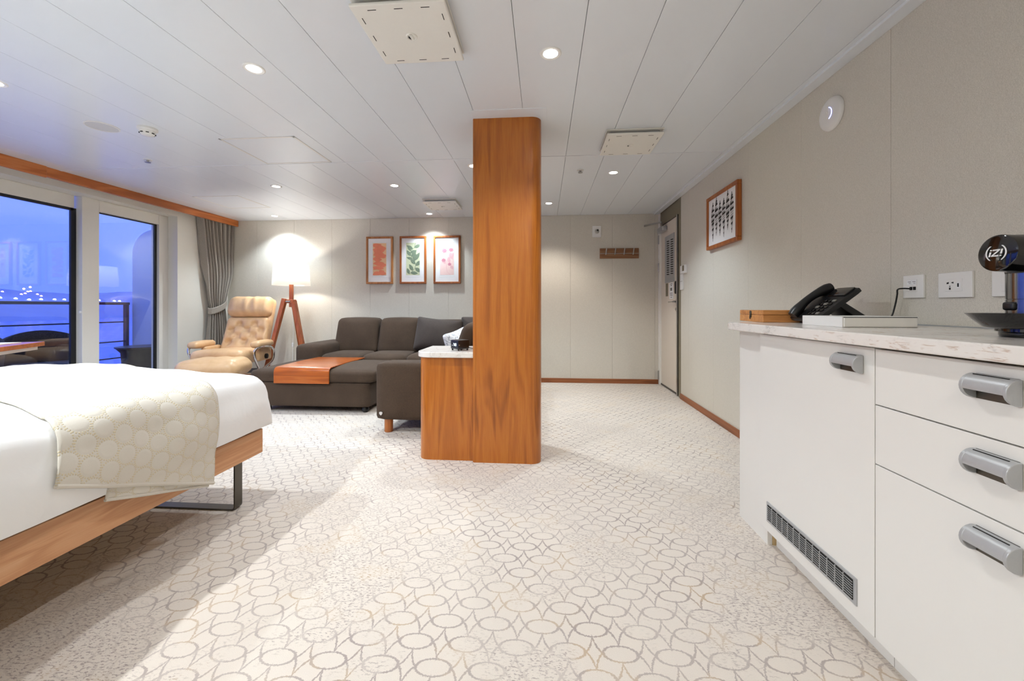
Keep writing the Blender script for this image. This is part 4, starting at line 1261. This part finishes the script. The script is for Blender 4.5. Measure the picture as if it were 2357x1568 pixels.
def tuft(q):
    z = q.z + 0.24
    d = 0
    if q.y < 0:
        for bx_, bz in btn:
            r2 = (q.x - bx_) ** 2 + (z - bz) ** 2
            d += 0.044 * math.exp(-r2 / 0.0010) + 0.022 * math.exp(-r2 / 0.005)
        for i in range(len(btn)):
            for j in range(i + 1, len(btn)):
                ax_, az = btn[i]; cx_, cz_ = btn[j]
                L = math.hypot(ax_ - cx_, az - cz_)
                if L < 0.13:
                    ux, uz = (cx_ - ax_) / L, (cz_ - az) / L
                    t_ = (q.x - ax_) * ux + (z - az) * uz
                    if 0 < t_ < L:
                        dist = abs(-(q.x - ax_) * uz + (z - az) * ux)
                        d += 0.016 * math.exp(-(dist / 0.011) ** 2)
        d = min(d, 0.06)
    return Vector((q.x * (1 + 0.05 * (0.26 - z) / 0.26), q.y + d, q.z))
M().rbox((0, 0, 0.24), (0.25, 0.075, 0.22), 0.05, 44, (0, 0.02, 0), tuft).xf(backmat()).build('tufted_back', LE, rc, smooth=True, angle=80)
M().rbox((0, 0.035, 0.37), (0.252, 0.05, 0.36), 0.045, 10).xf(backmat()).build('back_shell', LE, rc, smooth=True, angle=80)
def wrink(q):
    if q.y < 0:
        d = 0.011 * math.sin(q.x * 55 + 7 * q.z) * (0.5 + 0.5 * math.sin(q.x * 23 + 1)) * (1 - min(1, abs(q.x) / 0.3) ** 3)
    else:
        d = 0
    return Vector((q.x, q.y + d - 0.02 * (1 - (q.z / 0.135) ** 2), q.z))
M().rbox((0, -0.025, 0.60), (0.25, 0.078, 0.135), 0.07, 36, (0, 0.02, 0), wrink).xf(backmat()).build('headrest', LE, rc, smooth=True, angle=80)
for s in (-1, 1):
    M().rbox((s * 0.325, -0.04, 0.555), (0.055, 0.185, 0.034), 0.032, 10, (0, 0, 0.012)).build('armrest', LE, rc, smooth=True, angle=80)
    x = s * 0.35
    M().tube(smooth_pts([(x, 0.13, 0.50), (x + s * 0.02, 0.0, 0.522), (x + s * 0.015, -0.17, 0.528), (x - s * 0.005, -0.235, 0.505), (x - s * 0.02, -0.235, 0.44), (x - s * 0.03, -0.16, 0.35), (x - s * 0.06, -0.06, 0.27), (x - s * 0.14, 0.0, 0.22)], 5), 0.013, 10).build('arm_tube', MT['chrome'], rc, smooth=True)
    M().tube(smooth_pts([(x, 0.13, 0.50), (x - s * 0.005, 0.20, 0.44), (x - s * 0.02, 0.19, 0.33), (x - s * 0.1, 0.10, 0.23)], 5), 0.013, 10).build('arm_tube', MT['chrome'], rc, smooth=True)
    M().rbox((s * 0.285, 0.07, 0.44), (0.03, 0.15, 0.09), 0.02, 8).build('side_panel', LE, rc, smooth=True, angle=80)
    M().lathe((s * 0.316, 0.06, 0.40), [(0.03, -0.01), (0.03, 0.02), (0.02, 0.026)], 18, (s, 0, 0)).build('tilt_knob', MT['black'], rc, smooth=True)
M().lathe((0, 0, 0), [(0.30, 0.0), (0.31, 0.012), (0.29, 0.028), (0.26, 0.03), (0.255, 0.0)], 40, caps=False).build('base_ring', MT['lampwood'], rc, smooth=True)
M().bar((-0.28, 0, 0.02), (0.28, 0, 0.02), 0.03, 0.05, side=(0, 1, 0)).lathe((0, 0, 0.03), [(0.04, 0), (0.035, 0.33)], 20).bar((-0.27, 0, 0.24), (0.27, 0, 0.24), 0.04, 0.05, side=(0, 1, 0)).build('swivel_post', MT['darksteel'], rc)

fs = thing('footstool', 'tan leather footstool in front of the recliner', 'footstool', (-3.33, 3.885, 0), math.radians(14), local=True)
M().rbox((0, 0, 0.365), (0.285, 0.20, 0.085), 0.08, 18, (0.01, 0.012, 0.02), lambda q: Vector((q.x, q.y + 0.0, q.z + 0.004 * math.sin(40 * q.x) * (1 if q.z > 0 else 0)))).build('cushion', LE, fs, smooth=True, angle=80)
M().lathe((0, 0, 0), [(0.23, 0.0), (0.24, 0.012), (0.22, 0.028), (0.195, 0.03), (0.19, 0.0)], 36, caps=False).build('base_ring', MT['lampwood'], fs, smooth=True)
M().bar((-0.21, 0, 0.02), (0.21, 0, 0.02), 0.03, 0.05, side=(0, 1, 0)).lathe((0, 0, 0.03), [(0.035, 0), (0.03, 0.25)], 18).build('post', MT['chrome'], fs, smooth=True)

# ================================================================== FLOOR LAMP
LX, LY = -3.175, 4.90
lp = thing('floor_lamp', 'lit floor lamp with white drum shade on three wooden legs', 'floor lamp', (LX, LY, 0))
sh_ = M().lathe((LX, LY, 0), [(0.216, 1.253), (0.199, 1.512)], 56, caps=False).build('lamp_shade', MT['shade'], lp, smooth=True, recalc=False, solid=0.002)
M().lathe((LX, LY, 1.305), [(0.001, -0.03), (0.014, -0.025), (0.022, 0), (0.014, 0.02), (0.001, 0.024)], 20).build('bulb', MT['bulb'], lp, smooth=True)
M().bar((LX, LY, 0.98), (LX, LY, 1.30), 0.048, 0.03, 0.044, 0.028).build('stem', MT['lampwood'], lp, bevel=0.004)
for k in range(3):
    a = 2 * PI * k / 3 + 0.4
    M().tube([(LX, LY, 1.31), (LX + 0.204 * math.cos(a), LY + 0.204 * math.sin(a), 1.46)], 0.003, 6).build('shade_wire', MT['steel'], lp)
M().lathe((LX, LY, 1.30), [(0.018, 0), (0.018, 0.012)], 16).build('socket', MT['plastic'], lp, smooth=True)
for (fx, fy, tx, ty_, tz) in ((-3.44, 4.72, LX - 0.075, LY - 0.02, 1.085), (-2.905, 4.86, LX + 0.05, LY - 0.02, 1.03), (-3.17, 5.21, LX, LY + 0.05, 1.06)):
    M().bar((fx, fy, 0.0), (tx, ty_, tz), 0.042, 0.042, 0.052, 0.052).build('leg', MT['lampwood'], lp, bevel=0.004)
M().box(LX - 0.09, LY - 0.035, 1.03, LX + 0.045, LY + 0.035, 1.075).build('joint_block', MT['lampwood'], lp, bevel=0.004)
M().tube([(LX - 0.05, LY - 0.038, 1.05), (LX + 0.01, LY - 0.038, 1.05)], 0.009, 10).build('bolt', MT['steel'], lp, smooth=True)
M().tube(smooth_pts([(LX, LY, 1.0), (LX + 0.005, LY, 0.93), (LX + 0.02, LY + 0.01, 0.7), (LX + 0.018, LY, 0.45), (LX + 0.02, LY, 0.2), (LX + 0.03, LY + 0.05, 0.01), (LX + 0.1, LY + 0.3, 0.008)], 5), 0.003, 6).build('cord', MT['plastic'], lp, smooth=True)
M().rbox((LX + 0.018, LY, 0.50), (0.011, 0.011, 0.03), 0.008, 5).build('cord_switch', MT['plastic'], lp, smooth=True)
l = bpy.data.lights.new('lamp_glow', 'POINT'); l.energy = LAMP_W; l.color = (1.0, 0.955, 0.88); l.shadow_soft_size = 0.035
lo = bpy.data.objects.new('lamp_glow', l); C.objects.link(lo); lo.parent = lp; lo.location = (0, 0, 1.355)

# ================================================================== CURTAIN
cu = thing('curtain', 'grey brown curtain gathered with a tieback beside the balcony window', 'curtain', (-4.29, 5.0, 0))
def cur(u, v):
    z = 2.135 * (1 - v) + 0.015 * v
    zt = 1.0
    if z > zt:
        k = (z - zt) / (2.135 - zt)
        g = k ** 0.7
        yl = 4.935 + (4.765 - 4.935) * g; yr = 5.16 + (5.275 - 5.16) * min(1, k * 3.0)
    else:
        k = (zt - z) / zt
        g = min(1, k * 1.3) ** 0.8
        yl = 4.935 + (4.87 - 4.935) * g; yr = 5.16 + (5.24 - 5.16) * g
    y = yl + (yr - yl) * u
    amp = 0.050 * (0.55 + 0.45 * min(1, abs(z - zt) / 0.5))
    ph_ = 2 * PI * (9 * u + 0.35 * math.sin(5 * u + 2 * v) + 0.2 * math.sin(3.0 * z + 4 * u))
    x = -4.299 - amp + 2 * amp * abs(math.sin(ph_ / 2)) ** 0.8 + 0.004 * math.sin(2.3 * ph_ + 3 * z)
    return Vector((x, y + 0.006 * math.cos(ph_), z))
M().grid(cur, 250, 60).build('drape', MT['curtain'], cu, smooth=True, recalc=False, angle=120, solid=0.002)
def band(u, v):
    a = 2 * PI * u
    y = 5.055 + 0.145 * math.cos(a)
    return Vector((-4.297 + 0.054 * math.sin(a), y, 0.985 + 0.085 * (v - 0.5) + 0.42 * (y - 5.055) + 0.5 * max(0, y - 5.12) - 0.015 * math.sin(a)))
M().grid(band, 48, 6).build('tieback', MT['curtain'], cu, smooth=True, recalc=False, angle=120, solid=0.004)

# ================================================================== ALARM CLOCK
ck = thing('alarm_clock', 'black cube alarm clock showing 7:13 on the marble top', 'clock', (-0.555, 2.672, 0.6932), math.radians(46), local=True)
bd = M().rbox((0, 0, 0.0395), (0.045, 0.045, 0.0305), 0.006, 6).build('body', MT['black'], ck, smooth=True)
for x in (-0.035, 0.035):
    for y in (-0.035, 0.035):
        M().lathe((x, y, 0), [(0.006, 0), (0.006, 0.011)], 12).build('foot', MT['black'], ck)
SEG = {'7': 'abc', '1': 'bc', '3': 'abcdg'}
def seg(m, ch, ox):
    w, h, t_ = 0.0085, 0.017, 0.0016
    S_ = {'a': (0, h - t_, w, h), 'b': (w - t_, h / 2, w, h), 'c': (w - t_, 0, w, h / 2), 'd': (0, 0, w, t_), 'g': (0, h / 2 - t_ / 2, w, h / 2 + t_ / 2)}
    for s in SEG[ch]:
        a0, b0, a1, b1 = S_[s]
        m.box(ox + a0, -0.0003, b0, ox + a1, 0.0004, b1)
m = M()
seg(m, '7', -0.012); m.box(0.0005, -0.0003, 0.004, 0.002, 0.0004, 0.006).box(0.0005, -0.0003, 0.011, 0.002, 0.0004, 0.013)
seg(m, '1', -0.0005); seg(m, '3', 0.0135); m.box(-0.024, -0.0003, 0.002, -0.0205, 0.0004, 0.0045)
# digits sit on the face turned to the bed (local -x)
m.xf(Matrix.Translation((-0.0452, 0.0, 0.031)) @ Matrix.Rotation(math.radians(-90), 4, 'Z')).build('digits', MT['digit'], bd)
M().lathe((-0.036, -0.0452, 0.038), [(0.004, 0), (0.004, 0.0015), (0.001, 0.0015)], 14, (0, -1, 0)).build('button', MT['steel'], bd)
pc = M().tube(smooth_pts([(-0.52, 2.73, 0.71), (-0.49, 2.74, 0.70), (-0.465, 2.76, 0.6965), (-0.45, 2.8, 0.6965)], 5), 0.0025, 6).build('clock_cable', MT['black'], smooth=True)
tag(pc, 'thin black cable behind the alarm clock', 'cable')

# ================================================================== SIDE TABLE BY THE WINDOW
tbl = thing('side_table', 'wooden table with orange edge between the bed and the window', 'table', (-3.62, 2.25, 0))
U1, U2 = Vector((0.5, -0.866, 0)), Vector((-0.866, -0.5, 0))
c0 = Vector((-3.436, 2.55, 0))
cs = [c0, c0 + U1 * 0.62, c0 + U1 * 0.62 + U2 * 0.62, c0 + U2 * 0.62]
M().prism([(p_.x, p_.y) for p_ in cs], 0.713, 0.742).build('table_top', MT['traywood'], tbl, bevel=0.003)
ci = [c0 + U1 * (0.62 * a) + U2 * (0.62 * b) for a, b in ((0.04, 0.04), (0.96, 0.04), (0.96, 0.96), (0.04, 0.96))]
M().prism([(p_.x, p_.y) for p_ in ci], 0.69, 0.712).build('apron', MT['cream'], tbl)
cc = c0 + U1 * 0.31 + U2 * 0.31
M().lathe((cc.x, cc.y, 0), [(0.2, 0), (0.2, 0.012), (0.03, 0.03), (0.03, 0.69)], 32).build('pedestal', MT['darksteel'], tbl, smooth=True)
for i, (a, b, an, lb) in enumerate(((0.20, 0.20, 20, 'white leaflet lying on the window table near its corner'), (0.42, 0.36, -35, 'second white leaflet lying on the window table'))):
    p_ = c0 + U1 * a + U2 * b
    lf = M().box(-0.10, -0.14, 0.0, 0.10, 0.14, 0.004).xf(Matrix.Translation((p_.x, p_.y, 0.7425)) @ Matrix.Rotation(math.radians(an), 4, 'Z')).build('leaflet', MT['paper'])
    tag(lf, lb, 'leaflet')

# ================================================================== BALCONY AND SEA
bf = M().box(-6.25, 0.5, -0.12, XL - 0.205, 7.0, -0.02).build('balcony_deck', simple('deck', lin(120, 118, 116), 0.7, 0, 0.1, 30))
tag(bf, 'grey balcony deck outside the window', 'balcony', kind='structure')
rl = thing('balcony_railing', 'dark balcony railing with a flat handrail and thin bars', 'railing', (-6.1, 3.5, 0))
RM = simple('railing_paint', lin(52, 62, 74), 0.5, 0.2)
M().box(-6.14, 0.6, 1.012, -6.06, 5.52, 1.048).build('handrail', RM, rl, bevel=0.004)
for z in (0.765, 0.485, 0.25):
    M().tube([(-6.1, 0.6, z), (-6.1, 5.52, z)], 0.009, 8).build('bar', RM, rl, smooth=True)
for y in (1.2, 4.02, 5.50):
    M().box(-6.125, y - 0.02, -0.02, -6.075, y + 0.02, 1.012).build('post', RM, rl)
dvp = M().prism([(-4.57, -0.02), (-4.57, 2.12)] + [(-5.72 + 0.35 * math.cos(math.radians(a)), 1.77 + 0.35 * math.sin(math.radians(a))) for a in range(90, 181, 10)] + [(-6.07, -0.02)], 5.56, 5.60, 'xz').build('balcony_divider', simple('divider_paint', lin(205, 210, 214), 0.5), bevel=0.003)
tag(dvp, 'pale balcony dividing panel with a rounded top corner', 'partition', kind='structure')
WK = m_fabric('dark_wicker', lin(26, 24, 23), lin(60, 56, 52), 160, 0.7, 0.6)
def tub_chair(x, y, rot, label, s=1.0):
    t = thing('wicker_chair', label, 'chair', (x, y, -0.02), rot, local=True, group='dark balcony chairs')
    rings = []
    m = M()
    def shell(u, v):
        a = math.radians(-20 + 220 * u)
        r = 0.31 + 0.05 * v
        hh = 0.40 + 0.26 * math.sin(PI * u) ** 1.5
        return Vector((r * math.cos(a) * 1.02, r * math.sin(a), 0.08 + hh * v))
    m.grid(shell, 28, 8)
    m.build('shell', WK, t, smooth=True, recalc=False, solid=0.05)
    M().rbox((0, -0.02, 0.34), (0.27, 0.27, 0.06), 0.05, 8).build('seat_cushion', simple('chair_cushion', lin(88, 84, 80), 0.9), t, smooth=True)
    M().rbox((0, -0.02, 0.19), (0.28, 0.27, 0.1), 0.03, 6).build('seat_base', WK, t, smooth=True)
    for a, b in ((-0.22, -0.22), (0.22, -0.22), (-0.22, 0.2), (0.22, 0.2)):
        M().lathe((a, b, 0), [(0.018, 0), (0.02, 0.1)], 12).build('leg', MT['black'], t)
    t.scale = (s, s, s)
    return t
tub_chair(-5.28, 3.93, math.radians(60), 'dark wicker tub chair on the balcony behind the large window pane')
tub_chair(-5.3, 3.15, math.radians(20), 'dark wicker tub chair on the balcony behind the window table')
wt_ = thing('wicker_table', 'low dark wicker table with flared top on the balcony', 'table', (-5.35, 5.05, -0.02), local=True)
M().lathe((0, 0, 0), [(0.20, 0.0), (0.215, 0.25), (0.225, 0.40), (0.27, 0.455)], 32).build('basket', WK, wt_, smooth=True, angle=60)
M().lathe((0, 0, 0), [(0.27, 0.456), (0.285, 0.462), (0.285, 0.478), (0.001, 0.48)], 32).build('table_top', MT['black'], wt_, smooth=True)

sea = M().box(-2500, -1800, -13, -6.6, 2500, -12.9).build('sea', MT['water'])
tag(sea, 'calm blue evening sea beyond the balcony', 'sea', kind='structure')
HAZY_LAND = simple('far_shore', lin(150, 160, 200), 0.95, 0, 0.15, 0.03)  # blue distance haze is painted into the shore colour, close to the sky
land = M()
rr = random.Random(11)
def shore_z(x):
    return -13.0 + (-520.0 - x) * 0.30
rows = []
for k in range(61):
    y = -200 + k * 24
    top = -640 + 12 * math.sin(k * 0.5) + rr.uniform(-8, 8)
    rows.append([(-520, y, -13.0), (top, y, shore_z(top)), (-720, y, -13.0)])
land.loft(rows)
land = land.build('far_shore', HAZY_LAND)
tag(land, 'low dim shoreline across the water', 'shore', kind='structure')
LW = m_emit('white_city_light', (0.75, 1.0, 0.9, 1), 4.0); LO = m_emit('orange_city_light', (1.0, 0.55, 0.4, 1), 2.2)
def city(x, y, m_, r, label):
    # each lamp stands on the sloping shore
    o = M().lathe((x, y, shore_z(x)), [(r * math.sin(PI * k / 6), -r * math.cos(PI * k / 6)) for k in range(7)], 10).build('city_light', m_, smooth=True)
    tag(o, label, 'light', 'city lights across the water')
for q, lb in (((-594.1, 425.9), 'white shore light below the cluster of orange lights'), ((-596.2, 438.7), 'white shore light just right of the orange cluster of lights'),
              ((-596.7, 452.4), 'white shore light near the middle of the large pane'), ((-596.8, 462.7), 'white shore light closest to the dark frame of the large pane'),
              ((-600.3, 404.8), 'white shore light at the left edge of the picture'), ((-597.9, 416.5), 'white shore light between the picture edge and the orange cluster'),
              ((-595.8, 501.6), 'white shore light beside the window post in the narrow pane'), ((-593.7, 519.2), 'left one of two close white lights in the narrow pane'),
              ((-593.4, 525.9), 'right one of two close white lights in the narrow pane')):
    city(*q, LW, 1.5, lb)
for q in ((-642.0, 455.1), (-651.4, 468.1), (-620.5, 441.1), (-628.6, 449.4), (-630.9, 453.6), (-616.3, 434.5), (-618.0, 451.1), (-610.8, 449.6), (-625.4, 423.8)):
    city(*q, LO, 1.2, 'orange town light on the slope across the water')
